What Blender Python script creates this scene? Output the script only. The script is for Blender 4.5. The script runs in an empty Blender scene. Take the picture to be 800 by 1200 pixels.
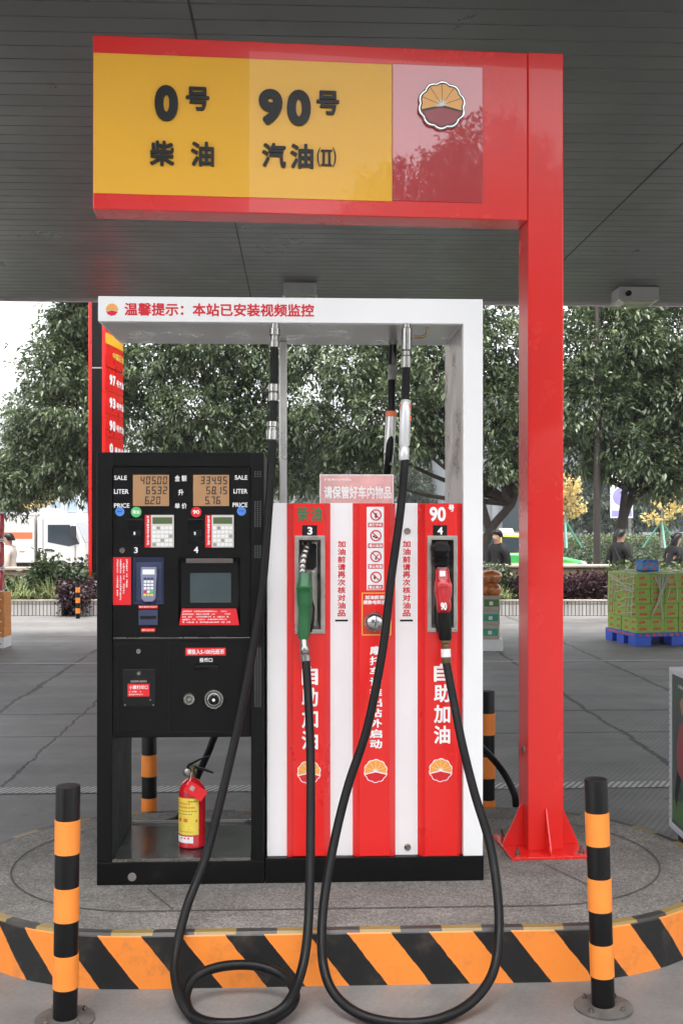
import bpy, bmesh, math, random
import numpy as np
from mathutils import Vector, Matrix
random.seed(7); RNG = np.random.default_rng(7)
SC = bpy.context.scene
COL = SC.collection
R = math.radians
# ------------------------------------------------------------------ camera
FPX, HY, CAMZ = 1270.0, 610.0, 1.61          # focal length in photo pixels, horizon row, eye height
cam = bpy.data.cameras.new('camera'); cam_o = bpy.data.objects.new('camera', cam); COL.objects.link(cam_o)
cam.sensor_fit = 'VERTICAL'; cam.sensor_height = 36; cam.lens = FPX/1200*36
cam.shift_y = 10/1200
cam.clip_start = 0.05; cam.clip_end = 3000
cam_o.location = (0, 0, CAMZ); cam_o.rotation_euler = (R(90), 0, 0)
SC.camera = cam_o
# ------------------------------------------------------------------ world, sun, exposure
SUN_EL, SUN_AZ = 77, 190                     # overcast: big soft sun high overhead
w = bpy.data.worlds.new('World'); SC.world = w; w.use_nodes = True
nt = w.node_tree; bg = nt.nodes['Background']
sky = nt.nodes.new('ShaderNodeTexSky'); sky.sky_type = 'NISHITA'; sky.sun_disc = False
sky.sun_elevation = R(SUN_EL); sky.sun_rotation = R(SUN_AZ)
sky.air_density = 1.0; sky.dust_density = 9.0; sky.ozone_density = 1.0
hs = nt.nodes.new('ShaderNodeHueSaturation'); hs.inputs['Saturation'].default_value = 0.22
nt.links.new(sky.outputs[0], hs.inputs['Color'])
# thick haze: the sky whitens and brightens towards the horizon all round
wc = nt.nodes.new('ShaderNodeTexCoord'); ws = nt.nodes.new('ShaderNodeSeparateXYZ'); nt.links.new(wc.outputs['Generated'], ws.inputs[0])
wr = nt.nodes.new('ShaderNodeMapRange'); wr.interpolation_type = 'SMOOTHSTEP'; wr.inputs[1].default_value = 0.0; wr.inputs[2].default_value = .75; wr.inputs[3].default_value = 3.4; wr.inputs[4].default_value = 1.0
nt.links.new(ws.outputs[2], wr.inputs[0])
wm = nt.nodes.new('ShaderNodeMix'); wm.data_type = 'RGBA'; wm.blend_type = 'MULTIPLY'; wm.inputs[0].default_value = 1
nt.links.new(hs.outputs[0], wm.inputs[6]); nt.links.new(wr.outputs[0], wm.inputs[7]); nt.links.new(wm.outputs[2], bg.inputs[0])
bg.inputs[1].default_value = 0.15
sun = bpy.data.lights.new('sun', 'SUN'); sun.energy = 0.6; sun.angle = R(40); sun.color = (1, .97, .93)
so = bpy.data.objects.new('sun', sun); COL.objects.link(so)
az = R(SUN_AZ)
sd = Vector((math.sin(az)*math.cos(R(SUN_EL)), math.cos(az)*math.cos(R(SUN_EL)), math.sin(R(SUN_EL))))
so.rotation_euler = (-sd).to_track_quat('-Z', 'Y').to_euler(); so.location = sd*60
SC.view_settings.view_transform = 'Standard'; SC.view_settings.look = 'None'
SC.view_settings.gamma = 1.0; SC.view_settings.use_curve_mapping = False
SC.view_settings.exposure = 1.53
SC.cycles.use_denoising = True
SC.cycles.max_bounces = 8; SC.cycles.diffuse_bounces = 4; SC.cycles.glossy_bounces = 4
SC.cycles.transmission_bounces = 4; SC.cycles.volume_bounces = 1; SC.cycles.transparent_max_bounces = 8
SC.cycles.sample_clamp_indirect = 6

# ------------------------------------------------------------------ helpers
def at(px, py, Y):
    return Vector(((px-400)/FPX*Y, Y, CAMZ-(py-HY)/FPX*Y))

class Frame:
    """local frame of a thing: x right along its face, y depth, z up"""
    def __init__(s, loc, deg):
        s.loc = Vector(loc); s.deg = deg
        s.inv = Matrix.Rotation(R(-deg), 3, 'Z')
        s.c = s.inv @ (Vector((0, 0, CAMZ))-s.loc)
    def p(s, px, py, wd=0.0):
        r = s.inv @ Vector(((px-400)/FPX, 1, -(py-HY)/FPX))
        t = (wd-s.c.y)/r.y
        q = s.c+r*t
        return q.x, q.z
    def rect(s, x0, y0, x1, y1, wd=0.0):      # -> x0,x1,z0,z1
        a = s.p(x0, y1, wd); b = s.p(x1, y0, wd)
        return a[0], b[0], a[1], b[1]
    def loc3(s, v):                            # world -> local
        return s.inv @ (Vector(v)-s.loc)

class MB:
    def __init__(s): s.v = []; s.f = []; s.m = []; s.T = None
    def add(s, vs, fs, m=0):
        o = len(s.v)
        if s.T is not None: vs = [s.T @ Vector(q) for q in vs]
        s.v += [tuple(q) for q in vs]; s.f += [tuple(i+o for i in q) for q in fs]; s.m += [m]*len(fs)
    def box(s, x0, x1, y0, y1, z0, z1, m=0):
        v = [(x, y, z) for z in (z0, z1) for y in (y0, y1) for x in (x0, x1)]
        s.add(v, [(0, 2, 3, 1), (4, 5, 7, 6), (0, 1, 5, 4), (2, 6, 7, 3), (0, 4, 6, 2), (1, 3, 7, 5)], m)
    def plate(s, r, y0, y1, m=0): s.box(r[0], r[1], y0, y1, r[2], r[3], m)
    def prism(s, poly, a, b, axis='y', m=0):
        n = len(poly)
        mk = {'y': lambda p, t: (p[0], t, p[1]), 'x': lambda p, t: (t, p[0], p[1]), 'z': lambda p, t: (p[0], p[1], t)}[axis]
        v = [mk(p, a) for p in poly]+[mk(p, b) for p in poly]
        s.add(v, [tuple(range(n))[::-1], tuple(range(n, 2*n))]+[(i, (i+1) % n, n+(i+1) % n, n+i) for i in range(n)], m)
    def flat(s, poly, y, m=0):
        s.add([(p[0], y, p[1]) for p in poly], [tuple(range(len(poly)))], m)
    def tube(s, path, r, n=12, m=0, caps=True):
        P = [Vector(q) for q in path]; k = len(P)
        rr = r if isinstance(r, (list, tuple)) else [r]*k
        up = None; vs = []
        for i in range(k):
            t = (P[min(i+1, k-1)]-P[max(i-1, 0)])
            t = t.normalized() if t.length > 1e-9 else Vector((0, 0, 1))
            if up is None:
                up = t.orthogonal().normalized()
            else:
                up = up-t*up.dot(t)
                up = up.normalized() if up.length > 1e-6 else t.orthogonal().normalized()
            b = t.cross(up)
            vs += [P[i]+(up*math.cos(2*math.pi*j/n)+b*math.sin(2*math.pi*j/n))*rr[i] for j in range(n)]
        fs = [(i*n+j, i*n+(j+1) % n, (i+1)*n+(j+1) % n, (i+1)*n+j) for i in range(k-1) for j in range(n)]
        if caps: fs += [tuple(range(n))[::-1], tuple(range((k-1)*n, k*n))]
        s.add(vs, fs, m)
    def lathe(s, prof, o=(0, 0, 0), axis=(0, 0, 1), n=24, m=0):
        o = Vector(o); ax = Vector(axis).normalized(); u = ax.orthogonal().normalized(); b = ax.cross(u); vs = []
        for r, h in prof:
            vs += [o+ax*h+(u*math.cos(2*math.pi*j/n)+b*math.sin(2*math.pi*j/n))*max(r, 1e-4) for j in range(n)]
        k = len(prof)
        fs = [(i*n+j, i*n+(j+1) % n, (i+1)*n+(j+1) % n, (i+1)*n+j) for i in range(k-1) for j in range(n)]
        fs += [tuple(range(n))[::-1], tuple(range((k-1)*n, k*n))]
        s.add(vs, fs, m)
    def cyl(s, o, axis, r, h, n=20, m=0): s.lathe([(r, 0), (r, h)], o, axis, n, m)
    def loft(s, secs, n=18, m=0):              # sections (cx,cy,cz,rx,ry[,power]) stacked along z
        vs = []
        for q in secs:
            cx, cy, cz, rx, ry = q[:5]; pw = q[5] if len(q) > 5 else 2.0
            for j in range(n):
                a = 2*math.pi*j/n; c, d = math.cos(a), math.sin(a)
                vs.append((cx+rx*math.copysign(abs(c)**(2/pw), c), cy+ry*math.copysign(abs(d)**(2/pw), d), cz))
        k = len(secs)
        fs = [(i*n+j, i*n+(j+1) % n, (i+1)*n+(j+1) % n, (i+1)*n+j) for i in range(k-1) for j in range(n)]
        fs += [tuple(range(n))[::-1], tuple(range((k-1)*n, k*n))]
        s.add(vs, fs, m)

def cr(pts, k=8):                              # catmull-rom
    P = [Vector(p) for p in pts]; P = [P[0]*2-P[1]]+P+[P[-1]*2-P[-2]]; out = []
    for i in range(1, len(P)-2):
        a, b, c, d = P[i-1:i+3]
        for j in range(k):
            t = j/k
            out.append(.5*((2*b)+(c-a)*t+(2*a-5*b+4*c-d)*t*t+(3*b-a-3*c+d)*t**3))
    out.append(P[-2]); return out

def obj(name, mb, mats, parent=None, bevel=0.0, smooth=0.0, fix=True, segs=2):
    me = bpy.data.meshes.new(name); me.from_pydata(mb.v, [], mb.f)
    if not isinstance(mats, (list, tuple)): mats = [mats]
    for q in mats: me.materials.append(q)
    me.polygons.foreach_set('material_index', mb.m)
    if fix:
        bm = bmesh.new(); bm.from_mesh(me); bmesh.ops.recalc_face_normals(bm, faces=bm.faces); bm.to_mesh(me); bm.free()
    if smooth:
        me.polygons.foreach_set('use_smooth', [True]*len(me.polygons)); me.set_sharp_from_angle(angle=R(smooth))
    me.update()
    o = bpy.data.objects.new(name, me); COL.objects.link(o)
    if parent: o.parent = parent
    if bevel:
        b = o.modifiers.new('bevel', 'BEVEL'); b.width = bevel; b.segments = segs; b.limit_method = 'ANGLE'; b.angle_limit = R(40)
        b.harden_normals = False
    return o
def tag(o, label=None, cat=None, group=None, kind=None):
    if label: o['label'] = label
    if cat: o['category'] = cat
    if group: o['group'] = group
    if kind: o['kind'] = kind
    return o
def thing(name, label, cat, loc=(0, 0, 0), rz=0, group=None):
    o = bpy.data.objects.new(name, None); COL.objects.link(o); o.empty_display_size = .1
    o.location = loc; o.rotation_euler = (0, 0, R(rz))
    return tag(o, label, cat, group)
def copy_tree(o, parent=None):
    c = o.copy(); COL.objects.link(c)
    if parent: c.parent = parent
    for ch in [q for q in o.children]: copy_tree(ch, c)
    return c

# ---- text (built-in font, made into thin real geometry; heavier weights are several shifted copies)
_TC = {}
def _glyphs(s, spacing=1.0, ls=1.0):
    key = (s, spacing, ls)
    if key not in _TC:
        c = bpy.data.curves.new('text', 'FONT'); c.body = s; c.size = 1; c.resolution_u = 5; c.align_x = 'CENTER'
        c.space_character = spacing; c.space_line = ls
        o = bpy.data.objects.new('text', c); me = o.to_mesh()
        vs = [(v.co.x, v.co.y) for v in me.vertices]; fs = [tuple(p.vertices) for p in me.polygons]
        o.to_mesh_clear(); bpy.data.objects.remove(o); bpy.data.curves.remove(c)
        _TC[key] = (vs, fs)
    return _TC[key]
def txt(mb, s, r, y, wt=0.0, m=0, spacing=1.0, ls=1.0, ext=0.0):
    vs, fs = _glyphs(s, spacing, ls)
    if not vs: return
    xs = [p[0] for p in vs]; zs = [p[1] for p in vs]
    a0, a1, b0, b1 = min(xs)-wt, max(xs)+wt, min(zs)-wt, max(zs)+wt
    sx = (r[1]-r[0])/(a1-a0); sz = (r[3]-r[2])/(b1-b0)
    offs = [(0, 0)]+([(wt*math.cos(k*math.pi/4), wt*math.sin(k*math.pi/4)) for k in range(8)] if 0 < wt < .05 else [(wt*math.cos(k*math.pi/10), wt*math.sin(k*math.pi/10)) for k in range(20)] if wt else [])
    for k, (dx, dz) in enumerate(offs):
        yy = y-k*.00006
        V = [(r[0]+(p[0]+dx-a0)*sx, yy, r[2]+(p[1]+dz-b0)*sz) for p in vs]
        mb.add(V, fs, m)
        if ext:
            ed = {}
            for f in fs:
                for i in range(len(f)):
                    e = (f[i], f[(i+1) % len(f)]); ed[e] = 1
            be = [e for e in ed if (e[1], e[0]) not in ed]
            n = len(V); V2 = [(q[0], y+ext, q[2]) for q in V]
            mb.add(V+V2, [(b, a, a+n, b+n) for a, b in be], m)
def vtxt(mb, s, r, y, wt=0.0, m=0, gap=.06):   # vertical row of characters, each in its own cell
    n = len(s); h = (r[3]-r[2])/n
    for i, ch in enumerate(s):
        z1 = r[3]-i*h
        txt(mb, ch, (r[0], r[1], z1-h*(1-gap), z1-h*gap), y, wt, m)
def marks(mb, r, y, rows, m=0, vertical=False, fill=.82, seed=1, cell=None):
    """rows of tiny unreadable print"""
    rg = random.Random(seed); x0, x1, z0, z1 = r
    L = (z1-z0) if vertical else (x1-x0); Wd = (x1-x0) if vertical else (z1-z0)
    pitch = Wd/rows; c = cell or pitch*.8
    for k in range(rows):
        t = 0.0; end = L*rg.uniform(.7, 1.0) if rows > 1 else L
        while t+c*.8 < end:
            if rg.random() < fill:
                a = t; b = t+c*.8
                lo = k*pitch+pitch*.18; hi = (k+1)*pitch-pitch*.18
                for q in range(2):             # two strokes per mark
                    aa = a+(b-a)*(.55*q); bb = aa+(b-a)*rg.uniform(.25, .42)
                    l2 = lo+(hi-lo)*rg.uniform(0, .35); h2 = hi-(hi-lo)*rg.uniform(0, .3)
                    if vertical: mb.flat([(x1-h2, z1-bb), (x1-l2, z1-bb), (x1-l2, z1-aa), (x1-h2, z1-aa)], y, m)
                    else: mb.flat([(x0+aa, z1-h2), (x0+bb, z1-h2), (x0+bb, z1-l2), (x0+aa, z1-l2)], y, m)
            t += c

def logo(mb, cx, cz, r, y, m_out, m_pet, m_red, m_ray, step=.0012, gap=.06):
    def rad(a): return r*(.92+.08*abs(math.sin(5*a+.3)))
    N = 100
    mb.flat([(cx+rad(2*math.pi*i/N)*math.cos(2*math.pi*i/N), cz+rad(2*math.pi*i/N)*math.sin(2*math.pi*i/N)) for i in range(N)], y, m_out)
    a0, a1 = R(-14), R(194); k = 6
    for i in range(k):                         # six petals
        s0 = a0+(a1-a0)*i/k+.014; s1 = a0+(a1-a0)*(i+1)/k-.014
        mid = (s0+s1)/2; ox, oz = .03*r*math.cos(mid), .03*r*math.sin(mid)
        pts = [(cx+ox, cz+oz)]+[(cx+.93*rad(s0+(s1-s0)*t/8)*math.cos(s0+(s1-s0)*t/8), cz+.93*rad(s0+(s1-s0)*t/8)*math.sin(s0+(s1-s0)*t/8)) for t in range(9)]
        mb.flat(pts, y-step, m_pet)
    b0, b1 = R(199), R(341)
    pts = [(cx, cz-.1*r)]+[(cx+.93*rad(b0+(b1-b0)*t/20)*math.cos(b0+(b1-b0)*t/20), cz+.93*rad(b0+(b1-b0)*t/20)*math.sin(b0+(b1-b0)*t/20)) for t in range(21)]
    mb.flat(pts, y-step, m_red)
    pts = []                                   # white burst at the centre
    for i in range(22):
        a = a0+(a1-a0)*i/21; q = r*(.34 if i % 2 else .1)
        pts.append((cx+q*math.cos(a), cz+q*math.sin(a)))
    mb.flat(pts+[(cx, cz-.06*r)], y-2*step, m_ray)

# ------------------------------------------------------------------ materials
def lin(r, g, b):
    f = lambda c: (c/255/12.92) if c/255 <= .04045 else ((c/255+.055)/1.055)**2.4
    return (f(r), f(g), f(b))
def mat(name, col, rough=.5, metal=0.0, var=0.0, vscale=4.0, bump=0.0, bscale=60.0, coat=0.0, spec=.5, trans=0.0, rvar=0.0, dirt=None, detail=6.0, alpha=1.0):
    m = bpy.data.materials.new(name); m.use_nodes = True; t = m.node_tree; N = t.nodes; L = t.links
    b = N['Principled BSDF']
    b.inputs['Base Color'].default_value = (*col, 1); b.inputs['Roughness'].default_value = rough; b.inputs['Metallic'].default_value = metal
    b.inputs['Specular IOR Level'].default_value = spec
    b.inputs['Coat Weight'].default_value = coat; b.inputs['Coat Roughness'].default_value = .012
    b.inputs['Transmission Weight'].default_value = trans; b.inputs['Alpha'].default_value = alpha
    tc = N.new('ShaderNodeTexCoord')
    if var or rvar:
        n = N.new('ShaderNodeTexNoise'); n.inputs['Scale'].default_value = vscale; n.inputs['Detail'].default_value = detail; n.inputs['Roughness'].default_value = .62
        L.new(tc.outputs['Object'], n.inputs['Vector'])
        if var:
            mr = N.new('ShaderNodeMapRange'); mr.inputs[1].default_value = .3; mr.inputs[2].default_value = .7
            mr.inputs[3].default_value = 1-var; mr.inputs[4].default_value = 1+var
            L.new(n.outputs['Fac'], mr.inputs[0])
            mx = N.new('ShaderNodeMix'); mx.data_type = 'RGBA'; mx.blend_type = 'MULTIPLY'; mx.inputs[0].default_value = 1
            mx.inputs[6].default_value = (*col, 1); L.new(mr.outputs[0], mx.inputs[7])
            last = mx.outputs[2]
            if dirt:
                n2 = N.new('ShaderNodeTexNoise'); n2.inputs['Scale'].default_value = dirt[1]; n2.inputs['Detail'].default_value = 8; n2.inputs['Roughness'].default_value = .7
                L.new(tc.outputs['Object'], n2.inputs['Vector'])
                m2 = N.new('ShaderNodeMapRange'); m2.inputs[1].default_value = dirt[2]; m2.inputs[2].default_value = dirt[2]+.12
                L.new(n2.outputs['Fac'], m2.inputs[0])
                m3 = N.new('ShaderNodeMath'); m3.operation = 'MULTIPLY'; m3.inputs[1].default_value = dirt[3]; L.new(m2.outputs[0], m3.inputs[0])
                mx2 = N.new('ShaderNodeMix'); mx2.data_type = 'RGBA'; L.new(m3.outputs[0], mx2.inputs[0]); L.new(last, mx2.inputs[6]); mx2.inputs[7].default_value = (*dirt[0], 1)
                last = mx2.outputs[2]
            L.new(last, b.inputs['Base Color'])
        if rvar:
            mr = N.new('ShaderNodeMapRange'); mr.inputs[1].default_value = .3; mr.inputs[2].default_value = .7
            mr.inputs[3].default_value = max(0, rough-rvar); mr.inputs[4].default_value = rough+rvar
            L.new(n.outputs['Fac'], mr.inputs[0]); L.new(mr.outputs[0], b.inputs['Roughness'])
    if bump:
        n = N.new('ShaderNodeTexNoise'); n.inputs['Scale'].default_value = bscale; n.inputs['Detail'].default_value = 4
        L.new(tc.outputs['Object'], n.inputs['Vector'])
        bp = N.new('ShaderNodeBump'); bp.inputs['Strength'].default_value = bump; bp.inputs['Distance'].default_value = .01
        L.new(n.outputs['Fac'], bp.inputs['Height']); L.new(bp.outputs[0], b.inputs['Normal'])
    return m
M = {}
M['red_paint'] = mat('red_paint', (.74, .014, .010), .26, var=.03, vscale=2.2, coat=.3, bump=.015, bscale=3, rvar=.04, dirt=((.3, .02, .02), 9, .70, .2))
M['red_panel'] = mat('red_panel', (.72, .010, .008), .3, var=.04, vscale=3, coat=.15, rvar=.05, dirt=((.5, .03, .03), 14, .68, .15))
M['red_gloss'] = mat('red_gloss', (.46, .01, .02), .3, var=.03, vscale=2, coat=1.0, spec=.4)
M['red_gloss'].node_tree.nodes['Principled BSDF'].inputs['Coat IOR'].default_value = 1.72
M['yellow_gloss'] = mat('yellow_gloss', (.88, .46, .03), .4, var=.02, vscale=1.2, coat=.35, spec=.3)
M['white_paint'] = mat('white_paint', (.80, .80, .81), .32, var=.03, vscale=2.5, coat=.15, rvar=.06, dirt=((.5, .49, .46), 7, .66, .3))
M['white_print'] = mat('white_print', (.86, .86, .86), .5)
M['black_paint'] = mat('black_paint', (.002, .002, .0022), .4, var=.2, vscale=6, rvar=.08, spec=.22, dirt=((.022, .021, .019), 7, .60, .5))
M['black_gloss'] = mat('black_gloss', (.004, .004, .0045), .18, var=.2, vscale=5, rvar=.05, spec=.35, dirt=((.02, .02, .02), 12, .64, .5))
M['black_print'] = mat('black_print', (.005, .005, .0055), .45, spec=.3)
M['rubber'] = mat('rubber', (.0025, .0025, .003), .48, var=.25, vscale=9, rvar=.1, bump=.05, bscale=120, spec=.22, dirt=((.022, .02, .018), 11, .60, .6))
M['steel'] = mat('steel', (.33, .32, .30), .28, 1.0, var=.12, vscale=8, rvar=.1, dirt=((.3, .28, .25), 20, .62, .5))
M['brushed'] = mat('brushed', (.56, .55, .53), .33, .7, var=.14, vscale=5, rvar=.12, bump=.04, bscale=30)
M['holster_metal'] = mat('holster_metal', (.42, .40, .37), .34, .85, var=.2, vscale=14, rvar=.1)
M['tray_metal'] = mat('tray_metal', (.045, .045, .047), .2, .6, var=.3, vscale=9, rvar=.1, bump=.05, bscale=6)
M['brass'] = mat('brass', (.22, .16, .09), .4, .9, var=.2, vscale=20)
M['green_plastic'] = mat('green_plastic', (.014, .125, .038), .32, var=.1, vscale=20, coat=.2)
M['red_plastic'] = mat('red_plastic', (.5, .012, .02), .22, var=.08, vscale=20, coat=.4)
M['orange_paint'] = mat('orange_paint', (.76, .225, .03), .42, var=.08, vscale=9, rvar=.1, dirt=((.12, .06, .03), 11, .57, .7))
M['orange_collar'] = mat('orange_collar', (.75, .16, .05), .4, var=.08, vscale=30)
M['orange_print'] = mat('orange_print', (.85, .36, .06), .4)
M['red_print'] = mat('red_print', (.62, .01, .02), .45)
M['green_print'] = mat('green_print', (.02, .16, .07), .45)
M['sticker_red'] = mat('sticker_red', (.68, .012, .018), .35, var=.05, vscale=30)
M['sticker_white'] = mat('sticker_white', (.8, .8, .8), .4, var=.03, vscale=30)
M['sticker_green'] = mat('sticker_green', (.10, .52, .16), .35)
M['sticker_blue'] = mat('sticker_blue', (.08, .25, .72), .35)
M['lcd'] = mat('lcd', (.42, .235, .115), .25, var=.06, vscale=12)
M['lcd_green'] = mat('lcd_green', (.10, .14, .065), .2)
M['dark_screen'] = mat('dark_screen', (.05, .072, .078), .14, var=.1, vscale=6)
M['keypad_grey'] = mat('keypad_grey', (.60, .58, .53), .45, var=.05, vscale=40)
M['key_dark'] = mat('key_dark', (.33, .32, .3), .5)
M['navy'] = mat('navy', (.035, .045, .10), .4, var=.1, vscale=10)
M['pos_grey'] = mat('pos_grey', (.20, .22, .34), .35, var=.06, vscale=30)
M['label_yellow'] = mat('label_yellow', (.78, .6, .08), .4, var=.06, vscale=25, dirt=((.4, .3, .1), 30, .6, .4))
M['glare_pink_acrylic'] = mat('glare_pink_acrylic', (.80, .43, .42), .1, var=.25, vscale=7, coat=1.0, spec=.9)  # washed-out glare painted into the base colour of the faded red plate
M['canopy_metal'] = mat('canopy_metal', (.10, .105, .10), .36, .35, var=.16, vscale=.9, rvar=.12, dirt=((.05, .05, .045), 2.2, .58, .6))
M['fascia'] = mat('fascia', (.55, .5, .5), .4, var=.06)
M['fixture'] = mat('fixture', (.5, .5, .48), .45, var=.08, vscale=9, dirt=((.2, .19, .16), 9, .6, .5))
M['glass_lens'] = mat('glass_lens', (.5, .52, .36), .12, var=.1, vscale=12, coat=.6)
M['concrete_wall'] = mat('concrete_wall', (.32, .31, .3), .8, var=.15, vscale=3)
M['bark'] = mat('bark', (.035, .027, .021), .85, var=.35, vscale=9, bump=.6, bscale=24)
M['bark_pale'] = mat('bark_pale', (.22, .2, .17), .8, var=.2, vscale=9)
M['soil'] = mat('soil', (.05, .035, .025), .95, var=.3, vscale=9)
M['stone'] = mat('stone', (.24, .16, .10), .8, var=.35, vscale=6, bump=.8, bscale=9, dirt=((.08, .05, .035), 6, .5, .8))
M['stone_cap'] = mat('stone_cap', (.42, .37, .31), .8, var=.15, vscale=6)
M['pole_brown'] = mat('pole_brown', (.05, .04, .034), .6, var=.15, vscale=5)
M['facade'] = mat('facade', (.20, .215, .23), .7, var=.12, vscale=.4)
M['facade_light'] = mat('facade_light', (.42, .43, .44), .7, var=.1, vscale=.5)
M['facade_white'] = mat('facade_white', (.72, .74, .76), .6, var=.05, vscale=.5)
M['glass_dark'] = mat('glass_dark', (.04, .055, .065), .1, var=.2, vscale=.6)
M['glass_blue'] = mat('glass_blue', (.30, .38, .45), .12, var=.15, vscale=.4)
M['skin'] = mat('skin', (.42, .24, .16), .5)
M['hair'] = mat('hair', (.003, .003, .003), .45)
M['cloth_black'] = mat('cloth_black', (.005, .005, .006), .75, var=.2, vscale=14, bump=.3, bscale=20)
M['cloth_dark'] = mat('cloth_dark', (.010, .010, .013), .8, var=.2, vscale=12)
M['cloth_white'] = mat('cloth_white', (.55, .52, .46), .75, var=.1, vscale=9, bump=.3, bscale=18)
M['cloth_olive'] = mat('cloth_olive', (.10, .10, .06), .8, var=.2, vscale=14)
M['taxi_green'] = mat('taxi_green', (.05, .42, .10), .22, coat=.6)
M['taxi_yellow'] = mat('taxi_yellow', (.72, .58, .06), .25, coat=.6)
M['car_glass'] = mat('car_glass', (.03, .04, .05), .06, spec=.5)
M['tyre'] = mat('tyre', (.015, .015, .016), .75)
M['truck_white'] = mat('truck_white', (.60, .58, .55), .35, var=.04, vscale=2, dirt=((.45, .42, .38), 3, .6, .4))
M['truck_orange'] = mat('truck_orange', (.72, .13, .04), .4)
M['carton_green'] = mat('carton_green', (.30, .46, .07), .55, var=.1, vscale=9)
M['carton_red'] = mat('carton_red', (.62, .08, .02), .55)
M['carton_tan'] = mat('carton_tan', (.45, .40, .32), .6, var=.08, vscale=9)
M['carton_orange'] = mat('carton_orange', (.72, .26, .05), .5, var=.15, vscale=20)
M['carton_teal'] = mat('carton_teal', (.05, .35, .24), .5)
M['pallet_blue'] = mat('pallet_blue', (.02, .10, .62), .45, var=.08, vscale=6)
M['net'] = mat('net', (.62, .62, .52), .8)
M['blue_wrap'] = mat('blue_wrap', (.02, .14, .42), .25, var=.35, vscale=14, coat=.5)
M['poster_green'] = mat('poster_green', (.012, .055, .03), .3, var=.35, vscale=2.5, coat=.5)
M['poster_grass'] = mat('poster_grass', (.06, .17, .025), .3, var=.2, vscale=5, coat=.5)
M['poster_red'] = mat('poster_red', (.35, .02, .03), .3, coat=.5)
M['alu'] = mat('alu', (.72, .72, .78), .4, .15, var=.06, vscale=6)
M['banner_purple'] = mat('banner_purple', (.25, .22, .55), .5, var=.2, vscale=1.5)
M['stake_green'] = mat('stake_green', (.10, .33, .24), .6)

def leafmat(name, c1, c2, rough=.38, transl=.25):
    m = bpy.data.materials.new(name); m.use_nodes = True; t = m.node_tree; N = t.nodes; L = t.links
    b = N['Principled BSDF']; b.inputs['Roughness'].default_value = rough; b.inputs['Specular IOR Level'].default_value = .6
    a = N.new('ShaderNodeAttribute'); a.attribute_name = 'tint'
    mx = N.new('ShaderNodeMix'); mx.data_type = 'RGBA'; mx.inputs[6].default_value = (*c1, 1); mx.inputs[7].default_value = (*c2, 1)
    L.new(a.outputs['Fac'], mx.inputs[0]); L.new(mx.outputs[2], b.inputs['Base Color'])
    tr = N.new('ShaderNodeBsdfTranslucent'); L.new(mx.outputs[2], tr.inputs['Color'])
    ms = N.new('ShaderNodeMixShader'); ms.inputs[0].default_value = transl
    L.new(b.outputs[0], ms.inputs[1]); L.new(tr.outputs[0], ms.inputs[2]); L.new(ms.outputs[0], N['Material Output'].inputs[0])
    return m
M['leaf'] = leafmat('leaf', (.032, .056, .022), (.20, .255, .125), .34)
M['leaf_bush'] = leafmat('leaf_bush', (.025, .045, .018), (.08, .12, .045), .4)
M['leaf_hedge'] = leafmat('leaf_hedge', (.06, .09, .03), (.15, .20, .07), .5)
M['leaf_purple'] = leafmat('leaf_purple', (.020, .008, .012), (.085, .03, .042), .45)
M['leaf_yellow'] = leafmat('leaf_yellow', (.62, .46, .16), (.82, .70, .36), .5, .4)
M['leaf_strap'] = leafmat('leaf_strap', (.10, .16, .04), (.48, .52, .27), .4)
M['leaf_far'] = leafmat('leaf_far', (.05, .075, .05), (.11, .14, .09), .6)

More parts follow.
